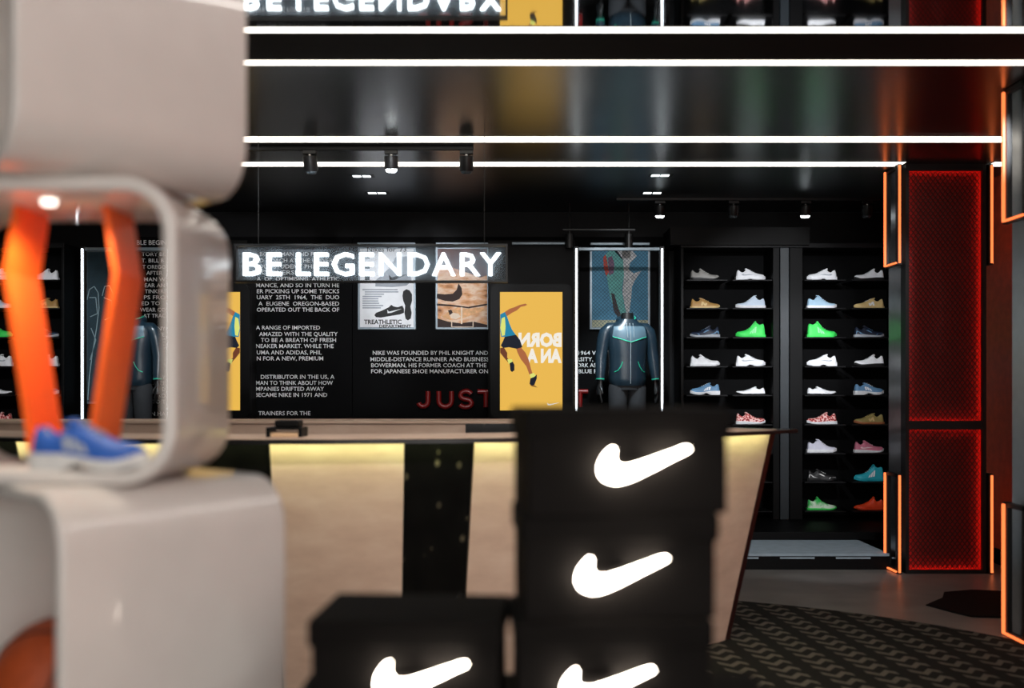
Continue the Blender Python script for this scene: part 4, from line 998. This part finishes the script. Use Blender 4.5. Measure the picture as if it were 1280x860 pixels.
# ================================================================== WHITE DISPLAY STAND (rounded modules)
MW, MH, MT, MR = 0.58, 0.592, 0.028, 0.105
def module(name, label, dep, loc, rot):
    t = thing(name, label, 'display module', (0, 0, 0), 'white rounded display modules')
    b = 0.008
    sec = [(0, b), (b*0.3, b*0.3), (b, 0), (MT - b, 0), (MT - b*0.3, b*0.3), (MT, b), (MT, dep - b), (MT - b*0.3, dep - b*0.3), (MT - b, dep), (b, dep), (b*0.3, dep - b*0.3), (0, dep - b)]
    def ring(o):
        out = []; r = MR - o
        for cx_, cz_, s in ((MW/2 - MR, MH - MR, 0), (-MW/2 + MR, MH - MR, 90), (-MW/2 + MR, MR, 180), (MW/2 - MR, MR, 270)):
            for k in range(13):
                a = math.radians(s + 90*k/12); out.append((cx_ + r*math.cos(a), cz_ + r*math.sin(a)))
        return out
    rings = [[(x, y, z) for x, z in ring(o)] for o, y in sec]
    rings.append(rings[0])
    MB().loft(rings, cap=False).build('shell', M['white_gloss'], t, True, angle=50)
    t.location = loc; t.rotation_euler = (0, 0, math.radians(rot)); return t
z3 = PZ(604, 1.95) - MH; z2 = z3 + MH; z1 = z2 + MH
module('display_module', 'white rounded frame module holding the orange hexagon and blue shoe', 0.37, (-0.642 - MW/2, 1.90, z2), 0)
module('display_module', 'white rounded frame module turned sideways on top of the display stand', 0.474, (-1.09, 1.945, z1), -42.3)
module('display_module', 'white rounded frame module turned sideways, holding the orange ball', 0.474, (-1.009, 1.945, z3), -42.3)
bs = thing('stand_base', 'white base of the stacked display stand', 'stand base', (-0.93, 2.1, 0))
MB().cbox(-1.2, -0.66, 1.92, 2.36, 0.05, z3, 0.04).build('body', M['white_gloss'], bs, True)
MB().cbox(-1.16, -0.70, 1.96, 2.32, 0.0, 0.05, 0.004).build('kick', M['black'], bs)
# orange hexagonal frame
zf = z2 + MT; zc = z2 + MH - MT; hx = -0.935
zm = PZ(345, 2.12); k_ = 0.012
hexo = [(-0.098, zc), (-0.120, zm), (-0.062, zf), (0.062, zf), (0.120, zm), (0.098, zc)]
hexi = [(0.098 - k_, zc), (0.120 - k_, zm), (0.062 - k_*0.9, zf + k_), (-0.062 + k_*0.9, zf + k_), (-0.120 + k_, zm), (-0.098 + k_, zc)]
tag(MB().prism(hexo + hexi, lambda u, v, w_: (hx + u, 2.06 + w_, v), 0.14).build('hexagon_frame', M['orange']), 'glossy orange hexagonal frame inside the white display module', 'display frame')
pk = tag(MB().tube([(-0.93, 2.0, zc - 0.010), (-0.93, 2.0, zc - 0.001)], [0.013, 0.015], 16).build('added_puck_light', M['led'], None, True), 'small round added light under the top of the orange-frame module', 'puck light')  # added light, with the spot below, to brighten the orange frame
spot('added_puck_spot', (-0.93, 2.0, zc - 0.015), (-0.93, 2.04, zf), 9, (1.0, 0.9, 0.76), 150, 0.5, 0.025)
# blue shoe in front of it
bsz = make_shoe('chunky', [K['blue'], K['offwhite'], K['silver'], K['grey']], 'blue and white running shoe in front of the orange hexagonal frame', 'stripes')
s_ = 0.80; bsz.scale = (s_, s_, s_); bsz.rotation_euler = (0, 0, math.radians(-8)); bsz.location = (PX(44, 1.95), 1.955, zf)
# shoe in the top module, glimpsed at its opening
wsz = make_shoe('runner', [K['white'], K['white'], K['blue'], K['blue']], 'white and blue running shoe inside the topmost white display module', 'stripes')
wsz.location = (-1.16, 2.13, z1 + MT); wsz.rotation_euler = (0, 0, math.radians(-60))
# ball
bl = thing('basketball', 'orange-brown ball with dark seams inside the lowest white display module', 'ball', (-0.96, 2.117, z3 + MT))
bc = Vector((-0.96, 2.117, z3 + MT + 0.132)); rb = 0.132
bm_ = bmesh.new(); bmesh.ops.create_uvsphere(bm_, u_segments=32, v_segments=20, radius=rb)
bm_.verts.index_update(); sp_ = MB().add([tuple(v.co + bc) for v in bm_.verts], [tuple(v.index for v in f.verts) for f in bm_.faces]); bm_.free()
sp_.build('skin', M['ball'], bl, True)
rot_ = Matrix.Rotation(0.5, 3, 'X') @ Matrix.Rotation(0.4, 3, 'Y')
for ax in range(3):
    pts = []
    for k in range(33):
        a = 2*PI*k/32; v = [0, 0, 0]; v[(ax+1) % 3] = math.cos(a)*rb; v[(ax+2) % 3] = math.sin(a)*rb; pts.append(bc + rot_ @ Vector(v))
    MB().tube(pts, 0.0035, 6).build('seam', M['ball_seam'], bl)
